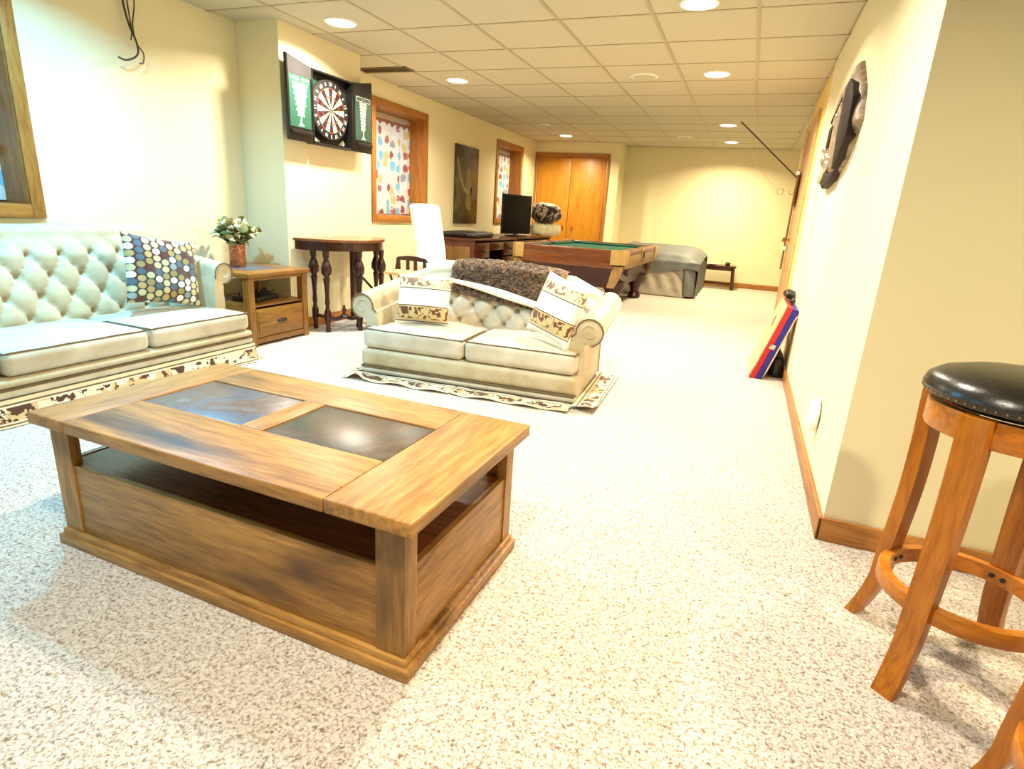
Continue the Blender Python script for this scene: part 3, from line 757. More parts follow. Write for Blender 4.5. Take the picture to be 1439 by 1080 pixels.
# black box between the half-moon table and the loveseat
t = thing('black_footstool', (-2.66, 4.02, 0), .1, 'small black padded box on the carpet between half-moon table and loveseat', 'footstool')
B().b2(-.14, -.12, .015, .14, .12, .15, .01).obj('body', M_BLACK, t)
B().rbox((0, 0, .175), (.29, .25, .05), .022, .012, 6, 6, 2).obj('cushion', plain('charcoal_cloth', lin(70, 74, 78), .8), t)
for sx in (-1, 1):
    for sy in (-1, 1): B().lathe([(0, 0), (.014, 0), (.018, .015), (0, .016)], 10, (sx*.11, sy*.09, 0)).obj('foot', M_BLACK, t)

# dark slatted rack behind it
M_DKW = wood('dark_walnut', lin(24, 14, 10), lin(38, 22, 16), lin(56, 34, 24), 'x', 1, .35)
T = thing('folding_chair', (-3.17, 5.12, 0), math.radians(0), 'low dark wooden folding chair with slatted back and tan seat, behind the half-moon table', 'chair')
back = []
for k in range(13):
    u = k/12; back.append((-.17+.34*u, .045*(1-math.cos((u-.5)*2.2))*0+.0))
B().prism([(-.185, .50), (-.16, .53), (-.05, .545), (.06, .545), (.165, .53), (.195, .49), (.15, .50), (-.15, .50)], 'y', .09, .115, .004).obj('crest_rail', M_DKW, T)
for x0, x1 in ((-.195, -.13), (.135, .205)):
    B().prism([(x0, .395), (x0+.06*(1 if x0 < 0 else .8), .395), (x1-.01 if x0 < 0 else x1-.045, .505), (x0+.02 if x0 < 0 else x0-.0, .505)], 'y', .092, .113, .003).obj('back_post', M_DKW, T)
for x in (-.045, .045): B().b2(x-.018, .095, .40, x+.018, .11, .505, .003).obj('slat', M_DKW, T)
B().rbox((0, -.02, .385), (.36, .24, .035), .016, .008, 6, 5, 2).obj('seat', plain('tan_vinyl', lin(206, 176, 128), .5), T)
for sx in (-1, 1):
    B().tube([(sx*.16, -.12, .0), (sx*.13, .11, .38)], .012, 6).obj('leg', M_DKW, T)
    B().tube([(sx*.15, .13, .0), (sx*.12, -.11, .37)], .012, 6).obj('leg', M_DKW, T)
B().tube([(-.14, .0, .2), (.14, .0, .2)], .009, 6).obj('stretcher', M_DKW, T)

# white slip-covered dining chair, facing +X
M_SLIP = plain('white_slipcover', lin(244, 240, 230), .85, 0, .04, 20, 60, .2)
T = thing('white_chair', (-2.99, 5.62, 0), math.radians(-14), 'tall white slip-covered dining chair standing beyond the loveseat', 'chair')
def wb(o):
    return (o.x - .12*((o.z+.3)/.6)**1.2 if o.z > -.3 else o.x, o.y, o.z+.012*math.cos(o.y*7)*(1 if o.z > .25 else 0))
M_ = B().rbox((-.20, 0, .735), (.085, .42, .64), .035, 0, 3, 10, 10, wb); M_.obj('backrest', M_SLIP, T)
B().rbox((.02, 0, .435), (.46, .44, .09), .035, .02, 8, 8, 3).obj('seat', M_SLIP, T)
B().rbox((.02, 0, .2), (.44, .42, .39), .02, 0, 8, 8, 4, lambda o: (o.x*(1+.03*(o.z < -.1)), o.y+.004*math.sin(o.x*60), o.z)).obj('skirt', M_SLIP, T)
M_SB = plain('slip_button', lin(206, 196, 180), .8)
for y in (-.09, .09):
    for z in (.58, .70, .82): B().ball((-.157-.12*((z-.435)/.6)**1.2, y, z), (.006, .011, .011), 8, 6).obj('tuft_button', M_SB, T)
for sx in (-.17, .2):
    for sy in (-.18, .18): B().b2(sx-.018, sy-.018, 0, sx+.018, sy+.018, .03).obj('leg', M_DKW, T)
# ------------------------------------------------------------------ dartboard in its cabinet
M_CAB = plain('black_cabinet_wood', lin(20, 18, 18), .4, 0, .2)
M_GREEN = plain('scoreboard_green', lin(28, 78, 60), .5, 0, .1); M_SLATEG = plain('grey_felt', lin(42, 39, 39), .8, 0, .12)
M_CHALK = plain('white_print', lin(240, 244, 240), .7, 0, .02)
DX, DY0, DY1, DZ0, DZ1 = -3.356, 3.935, 4.44, 1.46, 1.995
T = thing('dartboard_cabinet', (DX, (DY0+DY1)/2, DZ0), 0, 'black dartboard cabinet with two open green scoreboard doors on the wall projection', 'cabinet')
W2, Hh = (DY1-DY0)/2, DZ1-DZ0
B().b2(0, -W2, 0, .012, W2, Hh).obj('back_panel', M_CAB, T)
for a, c in ((-W2, -W2+.014), (W2-.014, W2)): B().b2(0, a, 0, .078, c, Hh, .002).obj('side_panel', M_CAB, T)
for a, c in ((0, .014), (Hh-.014, Hh)): B().b2(0, -W2, a, .078, W2, c, .002).obj('end_panel', M_CAB, T)
lg = B().b2(.012, -W2+.014, .40, .014, -W2+.13, Hh-.03).b2(.012, W2-.13, .36, .014, W2-.014, Hh-.09).obj('green_lining', M_GREEN, T)
rr = random.Random(5)
for sg in (-1, 1):
    # doors folded fully open: they lie along the wall on either side
    dw = .258; y0 = sg*(W2+.008); y1 = sg*(W2+.008+dw)
    zt = [(y0, Hh+.0), (y0+(y1-y0)*.5, Hh+.018), (y1, Hh+.045)] if sg < 0 else [(y0, Hh+.002), (y0+(y1-y0)*.5, Hh+.02), (y1, Hh+.05)]
    d = B().prism([(y0, .0), (y1, .0)]+zt[::-1], 'x', .05, .078, .003).obj('door', M_CAB, T)
    gz0, gz1 = .095, Hh-.085
    B().b2(.078, y0+sg*.02, gz0, .081, y1-sg*.012, gz1+.0).obj('scoreboard', M_GREEN if sg < 0 else plain('scoreboard_dark_green', lin(48, 84, 70), .5), d)
    B().prism([(y0+sg*.004, gz1), (y1-sg*.004, gz1), (y1-sg*.004, Hh+.038), (y0+sg*.004, Hh-.004)], 'x', .078, .082).obj('felt_panel', M_SLATEG, d)
    B().b2(.078, y0+sg*.02, .05, .098, y1-sg*.012, .075, .003).obj('chalk_tray', M_CAB, d)
    pr = B(); yc = (y0+y1)/2; rows = 19; gh = gz1-gz0
    def bar(ya, yb, za, zb): pr.b2(.081, ya, za, .0818, yb, zb)
    if sg > 0:                                        # two outlined boxes across the top
        for s2 in (-1, 1):
            ya, yb, za, zb = yc+s2*.012, yc+s2*.095, gz1-.045, gz1-.008
            ya, yb = min(ya, yb), max(ya, yb)
            bar(ya, yb, za, za+.004); bar(ya, yb, zb-.004, zb); bar(ya, ya+.004, za, zb); bar(yb-.004, yb, za, zb)
    else:
        for s2 in (-1, 1):
            for q in range(3): bar(yc+s2*(.018+.028*q), yc+s2*(.040+.028*q), gz1-.034+.004*q, gz1-.014)
    for k in range(rows):                             # the narrowing list of figures
        z = gz1-.058-(gh-.125)*k/rows; hw = .075-.05*(k/rows)+.012*(k % 3 == 0) if sg < 0 else .045-.022*(k/rows)+.008*(k % 2)
        y = yc-hw
        while y < yc+hw-.006:
            l_ = rr.uniform(.008, .02); bar(y, min(y+l_, yc+hw), z, z+.0085+.003*(k % 2)); y += l_+rr.uniform(.004, .008)
    bar(yc-.004, yc+.004, gz0+.052, gz0+.085)        # little figure at the foot
    pr.prism([(yc-.03, gz0+.012), (yc+.03, gz0+.012), (yc+.022, gz0+.024), (yc+.006, gz0+.03), (yc+.004, gz0+.05), (yc-.006, gz0+.05), (yc-.010, gz0+.03)], 'x', .081, .0818)
    pr.obj('white_print', M_CHALK, d)
    for z in (.09, .42): B().tube([(.078, sg*(W2+.004), z), (.078, sg*(W2+.004), z+.05)], .006, 8).obj('hinge', M_IRON, T)
# white emblem marks along the foot of the cabinet
pr = B(); pr.prism([(-.235, .035), (-.16, .03), (-.10, .028), (-.13, .05), (-.17, .06), (-.21, .05)], 'x', .012, .0128)
pr.prism([(.13, .03), (.16, .034), (.2, .03), (.215, .05), (.19, .075), (.17, .06), (.15, .045)], 'x', .012, .0128); pr.obj('white_emblem', M_CHALK, T)
# the board itself
T = thing('dartboard', (DX+.018, 4.176, 1.733), 0, 'round bristle dartboard with cream and black segments inside the black cabinet', 'dartboard')
R = .2255
def disc(b, r0, r1, a0, a1, x0, x1, n=5):
    P = [(r1*math.sin(a0+(a1-a0)*k/n), r1*math.cos(a0+(a1-a0)*k/n)) for k in range(n+1)]
    Q = [(r0*math.sin(a0+(a1-a0)*k/n), r0*math.cos(a0+(a1-a0)*k/n)) for k in range(n+1)][::-1] if r0 > 0 else [(0, 0)]
    b.prism(P+Q, 'x', x0, x1); return b
B().lathe([(0, 0), (R, 0), (R, .036), (R-.003, .038), (0, .038)], 64, (0, 0, 0), (0, PI/2, 0)).obj('board', plain('black_sisal', lin(22, 20, 20), .8, 0, .2), T)
M_CREAM = plain('cream_sisal', lin(238, 222, 184), .8, 0, .06); M_BSEG = plain('black_sisal_segment', lin(40, 14, 14), .8, 0, .2)
M_RED = plain('red_sisal', lin(176, 40, 38), .8); M_GRN = plain('green_sisal', lin(40, 104, 66), .8)
for k in range(20):
    a0, a1 = (k-.5)*PI/10, (k+.5)*PI/10; dk = k % 2 == 0
    s = disc(B(), .016, .17, a0, a1, .038, .0388).obj('segment', M_BSEG if dk else M_CREAM, T)
    disc(B(), .162, .1705, a0, a1, .0386, .0394).obj('double_bed', M_RED if dk else M_GRN, s)
    disc(B(), .099, .107, a0, a1, .0386, .0394).obj('treble_bed', M_RED if dk else M_GRN, s)
B().lathe([(0, .0396), (.007, .0396), (.007, .038)], 20, (0, 0, 0), (0, PI/2, 0)).obj('bullseye', M_RED, T)
B().lathe([(.007, .0394), (.016, .0394), (.016, .038)], 20, (0, 0, 0), (0, PI/2, 0)).obj('outer_bull', M_GRN, T)
wi = B()
for r in (.170, .162, .107, .099, .016): wi.tube([(.04, r*math.sin(2*PI*k/48), r*math.cos(2*PI*k/48)) for k in range(49)], .0008, 4)
wi.tube([(.04, .215*math.sin(2*PI*k/48), .215*math.cos(2*PI*k/48)) for k in range(49)], .0012, 4)
for k in range(20):
    a = (k+.5)*PI/10; wi.tube([(.04, .016*math.sin(a), .016*math.cos(a)), (.04, .17*math.sin(a), .17*math.cos(a))], .0008, 4)
wi.obj('wire_spider', M_CHROME, T)
for k, n_ in enumerate([20, 1, 18, 4, 13, 6, 10, 15, 2, 17, 3, 19, 7, 16, 8, 11, 14, 9, 12, 5]):
    me = text_mesh(str(n_), .036); me.materials.clear(); me.materials.append(M_CHALK)
    o = bpy.data.objects.new('number', me); C.objects.link(o); o.parent = T
    a = k*PI/10; o.location = (.0392, .193*math.sin(a), .193*math.cos(a)); o.rotation_euler = Euler((PI/2, 0, PI/2)).to_matrix().to_4x4().to_euler()
    o.matrix_local = Matrix.Translation(o.location) @ Matrix.Rotation(-a, 4, 'X') @ Euler((PI/2, 0, PI/2)).to_matrix().to_4x4()

# ------------------------------------------------------------------ dark painting between the windows
def m_paint():
    k = N('dark_painting'); v = k.coord(); n = k.noise(v, 6, 5, .6, .5)
    return k.base(k.ramp(n, [(.3, lin(40, 30, 16)), (.5, lin(66, 56, 26)), (.7, lin(92, 80, 36))]), .35)
M_FIG = plain('muted_ochre_paint', lin(122, 106, 56), .5, 0, .25, 30); M_FIG2 = plain('pale_grey_paint', lin(150, 146, 118), .5, 0, .2, 30)
M_FIG3 = plain('mauve_paint', lin(108, 88, 80), .5, 0, .2, 30)
T = thing('painting', (XL+.003, 7.585, 1.35), 0, 'tall dark unframed painting of a dim figure, on the wall between the two patterned windows', 'painting')
B().b2(0, -.345, -.505, .028, .345, .505, .003).obj('canvas', m_paint(), T)
p = B(); ell = lambda cy, cz, a, b_, n=18: [(cy+a*math.cos(2*PI*k/n), cz+b_*math.sin(2*PI*k/n)) for k in range(n)]
p.prism(ell(.04, .165, .055, .06), 'x', .028, .0288); p.prism([(-.08, -.06), (.0, .09), (.1, .1), (.16, -.02), (.13, -.12), (.0, -.14)], 'x', .028, .0286); p.prism([(-.02, -.14), (.12, -.13), (.15, -.32), (.02, -.33), (-.05, -.22)], 'x', .028, .0286)
p.obj('painted_figure', M_FIG, T)
B().prism([(-.315, .33), (-.29, .335), (-.22, .13), (-.07, -.05), (.06, -.08), (.05, -.10), (-.08, -.075), (-.25, .12)], 'x', .0288, .0294).obj('painted_streak', M_FIG2, T)
B().prism(ell(.2, -.08, .09, .1), 'x', .028, .0286).obj('painted_shade', M_FIG3, T)

# ------------------------------------------------------------------ desk, dresser and what stands on them
M_RW = wood('dark_red_wood', lin(40, 14, 8), lin(64, 24, 14), lin(88, 38, 22), 'y', 1, .22); M_RWZ = wood('dark_red_wood_upright', lin(40, 14, 8), lin(64, 24, 14), lin(88, 38, 22), 'z', 1, .3)
M_OLV = wood('tan_panel', lin(66, 44, 16), lin(94, 66, 26), lin(118, 86, 38), 'z', .8, .4)
# local frame: front faces +X, length along Y
def chest(name, loc, L_, D_, H_, label, drawers):
    T = thing(name, loc, 0, label, 'desk')
    B().b2(-D_, -L_/2-.015, H_-.03, .02, L_/2+.015, H_, .006).obj('top', M_RW, T)
    for sg in (-1, 1):
        e = B().b2(-D_+.01, sg*(L_/2-.03), .06, 0, sg*L_/2, H_-.03, .003).obj('end_panel', M_RWZ, T)
        B().b2(-D_+.06, sg*(L_/2-.002), .14, -.05, sg*(L_/2+.006), H_-.10, .004).obj('inset_panel', M_OLV, e)
    B().b2(-D_+.01, -L_/2+.03, .06, -D_+.03, L_/2-.03, H_-.03).obj('back_panel', M_RW, T)
    B().b2(-D_+.03, -L_/2+.03, .06, -.02, L_/2-.03, .085).obj('bottom', M_RW, T)
    for sx in (-D_+.045, -.045):
        for sy in (-1, 1): B().lathe([(0, 0), (.022, 0), (.034, .03), (.026, .06), (0, .06)], 12, (sx, sy*(L_/2-.05), 0)).obj('foot', M_RWZ, T)
    for (a, c, z0, z1) in drawers:
        d = B().b2(-.02, a, z0, .012, c, z1, .005).obj('drawer', M_RW, T)
        B().lathe([(0, 0), (.008, 0), (.008, .012), (.02, .022), (.018, .032), (0, .036)], 14, (.012, (a+c)/2, (z0+z1)/2), (0, PI/2, 0)).obj('knob', M_IRON, d)
    return T
chest('desk', (-3.05, 7.13, 0), 1.36, .66, .70, 'dark red wooden desk with a tan inset end panel, below the dark painting', [(-.65, -.24, .47, .65), (-.65, -.24, .28, .45), (-.65, -.24, .09, .26), (.24, .65, .47, .65), (.24, .65, .28, .45), (.24, .65, .09, .26), (-.22, .22, .55, .65)])
chest('dresser', (-3.05, 8.62, 0), 1.50, .66, .70, 'dark red wooden dresser carrying the television and rolled blankets', [(-.72, -.01, .39, .65), (.01, .72, .39, .65), (-.72, -.01, .10, .37), (.01, .72, .10, .37)])
t = thing('black_case', (-3.36, 6.92, .70), .1, 'flat black soft case lying on the desk below the painting', 'bag')
B().rbox((0, 0, .032), (.46, .72, .064), .03, .012, 8, 10, 2).obj('body', plain('black_nylon', lin(24, 26, 20), .5), t)
B().b2(.06, -.02, .070, .17, .17, .0765, .002).obj('label_patch', plain('grey_patch', lin(130, 132, 116), .6), t)
B().tube([(.1, -.36, .03), (.1, -.42, .045), (-.06, -.42, .045), (-.06, -.36, .03)], .010, 6).obj('handle', M_BLACK, t)
t = thing('television', (-3.24, 8.3, .70), math.radians(-18.5), 'black flat television standing on the dresser in front of the far window', 'television')
M_SCR = plain('dark_screen', lin(8, 3, 5), .5, 0, .1, spec=.15)
B().b2(-.03, -.33, .025, .0, .33, .585, .006).obj('bezel', M_BLACK, t); B().b2(-.001, -.315, .045, .0025, .315, .57, .001).obj('screen', M_SCR, t)
B().b2(-.055, -.2, .12, -.03, .2, .48, .01).obj('rear_cover', M_BLACK, t)
B().b2(-.09, -.16, 0, .08, .16, .014, .005).b2(-.03, -.04, .01, -.01, .04, .06, .003).obj('stand', M_BLACK, t)
# rolled blankets
def roll(u, v, L_, R_, sq):
    a = 2*PI*u; x = (v-.5)*L_; e = 1-.25*abs(2*v-1)**6
    r = R_*e*(1+.035*math.sin(5*a+4*v)+.03*math.sin(9*v*PI))
    return (x, r*math.cos(a), R_+r*math.sin(a)*sq)
M_CRM = plain('cream_quilt', lin(226, 220, 190), .9, 0, .08, 20, 50, .4)
t = thing('rolled_blanket', (-3.0, 8.93, .70), math.radians(48), 'cream quilt rolled up on the dresser beside the television', 'blanket', None)
B().grid(lambda u, v: roll(u, v, .46, .105, .92), 28, 26, True).obj('roll', M_CRM, t, 60)
sp = B(); sp.tube([(-.232, (.012+.078*k/60)*math.cos(k*.33), .105+(.012+.078*k/60)*math.sin(k*.33)*.9) for k in range(60)], .008, 6); sp2 = B(); sp2.tube([(.232, (.012+.078*k/60)*math.cos(k*.33), .105+(.012+.078*k/60)*math.sin(k*.33)*.9) for k in range(60)], .008, 6)
sp.lathe([(0, -.228), (.085, -.226), (.09, -.2)], 20, (0, 0, .105), (0, PI/2, 0)); sp2.lathe([(0, .228), (.085, .226), (.09, .2)], 20, (0, 0, .105), (0, PI/2, 0))
sp.obj('spiral_end', M_CRM, t); sp2.obj('spiral_end', M_CRM, t)
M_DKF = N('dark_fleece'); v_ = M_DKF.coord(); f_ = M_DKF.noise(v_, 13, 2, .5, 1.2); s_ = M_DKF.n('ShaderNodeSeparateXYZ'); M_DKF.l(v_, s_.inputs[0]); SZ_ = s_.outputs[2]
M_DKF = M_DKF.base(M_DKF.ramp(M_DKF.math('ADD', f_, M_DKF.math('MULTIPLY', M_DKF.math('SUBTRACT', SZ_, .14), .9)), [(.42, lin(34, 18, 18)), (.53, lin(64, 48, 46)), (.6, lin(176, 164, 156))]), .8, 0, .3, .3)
t = thing('folded_blanket', (-3.0, 8.93, .898), math.radians(48), 'bunched dark brown and silver fleece blanket on top of the cream rolled quilt', 'blanket')
def lump(u, v):
    a = 2*PI*u; th = PI*v; d = Vector((math.sin(th)*math.cos(a), math.sin(th)*math.sin(a), math.cos(th)))
    q = 1+.16*mnoise.noise(d*2.6)+.07*mnoise.noise(d*6)
    p = Vector((.23*math.copysign(abs(d.x)**.7, d.x), .13*math.copysign(abs(d.y)**.8, d.y), .15*math.copysign(abs(d.z)**.7, d.z)))*q
    return (p.x, p.y, max(.004, p.z+.15))
B().grid(lump, 48, 28, True).obj('fleece', M_DKF, t, 80)

# ------------------------------------------------------------------ pool table
M_POOL = wood('pool_mahogany', lin(60, 26, 8), lin(90, 46, 14), lin(114, 64, 24), 'x', .7, .25); M_POOLD = wood('pool_mahogany_dark', lin(28, 8, 5), lin(46, 14, 8), lin(64, 22, 12), 'x', .7, .3)
M_POOLY = wood('pool_mahogany_side', lin(74, 30, 12), lin(108, 50, 20), lin(136, 70, 30), 'y', .7, .25)
M_POOLS = wood('pool_side_lit', lin(104, 74, 34), lin(132, 100, 52), lin(152, 120, 70), 'y', .7, .3)  # paler than the ends: bright light on the sides put into the wood colour
M_CAP = plain('antique_brass_cap', lin(158, 130, 76), .4, .15, .15); M_FELT = plain('green_felt', lin(22, 96, 78), .95, 0, .08)
M_LEATH = plain('brown_leather_pocket', lin(58, 26, 14), .5)
T = thing('pool_table', (-1.86, 7.47, 0), math.radians(-1.5), 'mahogany pool table with green cloth and brass corner caps, behind the loveseat', 'pool table')
PX, PY, PT = .665, 1.06, .70
B().b2(-PX+.11, -PY+.11, PT-.075, PX-.11, PY-.11, PT-.042).obj('playing_bed', M_FELT, T)
for sx in (-1, 1):                                    # long rails, split by the side pocket
    for a, c in ((-PY+.12, -.06), (.06, PY-.12)):
        B().b2(sx*(PX-.115), a, PT-.06, sx*PX, c, PT, .012, 3).obj('rail', M_POOLY, T)
        B().prism([(sx*(PX-.16), PT-.022), (sx*(PX-.112), PT-.012), (sx*(PX-.112), PT-.045), (sx*(PX-.145), PT-.045)], 'y', a+.03, c-.03).obj('cushion', M_FELT, T)
for sy in (-1, 1):
    B().b2(-PX+.12, sy*(PY-.115), PT-.06, PX-.12, sy*PY, PT, .012, 3).obj('rail', M_POOL, T)
    B().prism([(sy*(PY-.16), PT-.022), (sy*(PY-.112), PT-.012), (sy*(PY-.112), PT-.045), (sy*(PY-.145), PT-.045)], 'x', -PX+.15, PX-.15).obj('cushion', M_FELT, T)
# corner castings wrap the corners; a chamfered outside edge
for sx in (-1, 1):
    for sy in (-1, 1):
        P = [(PX-.15, PY+.006), (PX-.05, PY+.006), (PX+.006, PY-.05), (PX+.006, PY-.24), (PX-.055, PY-.24), (PX-.075, PY-.075), (PX-.15, PY-.055)]
        B().prism([(sx*a, sy*c) for a, c in P], 'z', PT-.155, PT+.004, .006).obj('corner_cap', M_CAP, T)
        B().lathe([(0, -.11), (.045, -.10), (.058, -.05), (.056, 0), (.05, 0), (.04, -.08), (0, -.09)], 16, (sx*(PX-.095), sy*(PY-.095), PT-.005)).obj('corner_pocket', M_LEATH, T)
for sx in (-1, 1):
    B().b2(sx*(PX-.03), -.08, PT-.14, sx*(PX+.008), .08, PT+.003, .006).obj('side_cap', M_CAP, T)
    B().lathe([(0, -.13), (.04, -.12), (.055, -.06), (.052, 0), (.046, 0), (.036, -.1), (0, -.11)], 16, (sx*(PX-.03), 0, PT-.03)).obj('side_pocket', M_LEATH, T)
    for y in (-.62, .62): B().prism([(y-.09, .52), (y+.09, .52), (y+.06, .44), (y+.03, .40), (y-.03, .40), (y-.06, .44)], 'x', sx*(PX-.06), sx*(PX-.02), .003).obj('side_bracket', M_POOLD, T)
for sy in (-1, 1): B().b2(-PX+.12, sy*(PY-.03), PT-.20, PX-.12, sy*(PY-.004), PT-.055, .004).obj('upper_apron', M_POOL, T)
for sx in (-1, 1): B().b2(sx*(PX-.03), -PY+.12, PT-.20, sx*(PX-.004), PY-.12, PT-.055, .004).obj('upper_apron', M_POOLS, T)
# tapering body
b = B(); lo, hi = .27, .52
v0 = [(-PX+.13, -PY+.16), (PX-.13, -PY+.16), (PX-.13, PY-.16), (-PX+.13, PY-.16)]; v1 = [(-PX+.03, -PY+.03), (PX-.03, -PY+.03), (PX-.03, PY-.03), (-PX+.03, PY-.03)]
A = [b.bm.verts.new((x, y, lo)) for x, y in v0]; D_ = [b.bm.verts.new((x, y, hi)) for x, y in v1]
b.bm.faces.new(A[::-1]); b.bm.faces.new(D_)
for i in range(4): b.bm.faces.new((A[i], A[(i+1) % 4], D_[(i+1) % 4], D_[i]))
b.obj('body', M_POOLD, T)
for sx in (-1, 1):
    for sy in (-1, 1):                                # carved edge strips and cabriole legs
        B().prism([(sx*(PX-.10), .29), (sx*(PX-.02), .50), (sx*(PX-.02), .53), (sx*(PX-.12), .53), (sx*(PX-.17), .29)], 'y', sy*(PY-.15), sy*(PY-.02), .004).obj('corner_block', M_POOLS, T)
        pts = [(0, 0), (.075, 0), (.088, .03), (.075, .075), (.055, .10), (.065, .15), (.10, .21), (.13, .27), (.135, .33), (0, .33)]
        B().lathe(pts, 16, (sx*(PX-.18), sy*(PY-.43), 0)).obj('leg', M_POOLD, T)

# ------------------------------------------------------------------ grey covered sofa by the far wall
def m_cloth(name, c, rough=.6):
    k = N(name); v = k.coord(); n = k.noise(v, 4, 3, .5, .8); k.bump(n, .5, .04)
    return k.base(k.ramp(n, [(.3, tuple(x*.85 for x in c[:3])+(1,)), (.7, c)]), rough)
M_GREY = m_cloth('dark_grey_cover', lin(104, 106, 106)); M_TARP = m_cloth('light_grey_plastic', lin(176, 168, 152), .3)
T = thing('covered_sofa', (-1.2, 9.35, 0), 0, 'low sofa shrouded in a dark grey cover, between pool table and far wall', 'sofa')
def cover(u, v):
    # closed drape: profile v goes from the front hem, over the top, to the rear hem; u runs along x
    x = -.72+1.34*u
    e = .10*max(0, (u-.8)/.2)**2
    H_ = .60-e*1.3-.04*max(0, .1-u)/.1
    P = [(-.74, .36), (-.745, .50), (-.66, H_-.01), (-.3, H_+.03), (.3, H_+.07), (.75, H_+.08), (.88, H_-.02), (.93, .3), (.93, .02)]
    t_ = v*(len(P)-1); i = min(int(t_), len(P)-2); f = t_-i; y = P[i][0]*(1-f)+P[i+1][0]*f; z = P[i][1]*(1-f)+P[i+1][1]*f
    z += .018*mnoise.noise(Vector((x*4, y*4, 2))); y += .02*mnoise.noise(Vector((x*6, z*5, 7)))
    if v < .13: z += .05*math.sin(u*9)*(1-v/.13)
    return (x, y, z)
B().grid(cover, 44, 60).obj('cover', M_GREY, T, 80)
def endc(u, v):
    y = -.74+1.7*u; z0 = .02; zt = .50+.06*math.sin(PI*u); z = z0+(zt-z0)*v
    x = .60+.035*math.sin(u*26+v*2)*(1-.5*v)*.6 - .10*max(0, v-.8)/.2*.4
    return (x, y, z)
B().grid(endc, 60, 10).obj('cover_end', M_GREY, T, 80)
# bunched fold hanging at the front right corner
def fold(u, v):
    a = 2*PI*u; z = .03+.53*v; r = .085*(1+.16*math.sin(3*a+v*3))*(1.1-.2*v)*(1-max(0, (v-.8)/.2)**2*.9)
    return (.50+r*1.0*math.cos(a)-.03*v*v, -.70+r*.5*math.sin(a)-.03*(1-v)+.05*v*v, z)
B().grid(fold, 24, 14, True).obj('cover_fold', M_GREY, T, 80)
def tarp(u, v):
    x = -.68+1.14*u; z = .012+.38*v*(1-.12*math.cos(PI*u)**2); y = -.73-.03*(1-v)-.012*math.sin(u*34+4*v)*math.sin(PI*v)
    if u > .8: z *= 1-.55*((u-.8)/.2)**2
    return (x, y, z)
B().grid(tarp, 60, 12).obj('plastic_sheet', M_TARP, T, 80)
B().rbox((-.05, .12, .24), (1.24, 1.62, .46), .06, 0, 6, 6, 3).obj('upholstered_base', M_TARP, T)
# ------------------------------------------------------------------ small table at the far wall
T = thing('side_table', (-.43, 10.52, 0), 0, 'small dark wooden table against the far yellow wall', 'side table')
B().b2(-.31, -.2, .365, .31, .2, .39, .005).obj('top', M_RW, T)
for y0, y1 in ((-.18, -.165), (.165, .18)): B().b2(-.26, y0, .31, .26, y1, .365, .002).obj('apron', M_RW, T)
for sx in (-1, 1):
    for sy in (-1, 1): B().prism([(sx*.235, .365), (sx*.29, .365), (sx*.315, 0), (sx*.265, 0)], 'y', sy*.13, sy*.18, .004).obj('leg', M_RWZ, T)
B().b2(-.26, .12, .06, .26, .14, .09, .002).obj('stretcher', M_RW, T)
t = thing('glass_dish', (-.50, 10.45, .39), 0, 'flat pale dish on the small table at the far wall', 'dish')
B().lathe([(0, 0), (.05, 0), (.09, .016), (.094, .016), (.055, -.0), (0, .004)], 20).obj('bowl', M_WHITE, t)
t = thing('small_pot', (-.26, 10.45, .39), 0, 'small dark pot at the right of the far wall table', 'pot')
B().lathe([(0, 0), (.03, 0), (.042, .03), (.034, .055), (.028, .055), (.03, .01), (0, .008)], 16).obj('body', M_LEATH, t)

# ------------------------------------------------------------------ ring toss game and cue by the far door
M_PLQ = wood('ring_game_wood', lin(92, 56, 22), lin(122, 80, 36), lin(146, 102, 52), 'z', 1, .4)
T = thing('ring_toss_game', (.385, 7.05, 1.27), 0, 'wooden ring toss board with long dark rod reaching up, on the far door frame', 'game')
B().b2(-.022, -.07, 0, 0, .07, .34, .006).obj('plaque', M_PLQ, T)
B().tube([(-.015, 0, .28), (-.655, -.06, .815)], .0065, 8).obj('rod', M_DKW, T)
B().tube([(-.022, 0, .12), (-.055, 0, .115), (-.075, 0, .135), (-.07, 0, .155)], .004, 6).obj('hook', M_CHROME, T)
st = B().tube([(-.64, -.06, .81), (-.56, -.05, .6), (-.42, -.03, .38), (-.19, 0, .16)], .0018, 5).obj('string', plain('white_string', lin(200, 190, 150), .8), T)
B().tube([(-.155+.03*math.cos(2*PI*k/20), .0, .14+.03*math.sin(2*PI*k/20)) for k in range(21)], .0045, 6).obj('ring', M_CHROME, st)
T = thing('pool_cue', (.375, 6.90, .62), 0, 'slim pool cue with white tip upright beside the far door', 'cue')
B().tube([(-.012, 0, 0), (-.012, 0, .5), (-.012, 0, 1.0)], [.010, .010, .009], 8).obj('butt', M_PLQ, T)
B().tube([(-.012, 0, 1.0), (-.012, 0, 1.39)], [.009, .0065], 8).obj('shaft', plain('maple', lin(222, 196, 140), .4), T)
B().tube([(-.012, 0, 1.39), (-.012, 0, 1.43)], .0075, 8).obj('tip', M_WHITE, T)
B().b2(-.03, -.02, .95, .0, .02, .99, .004).b2(-.03, -.02, .2, .0, .02, .24, .004).obj('wall_clip', M_WHITE, T)

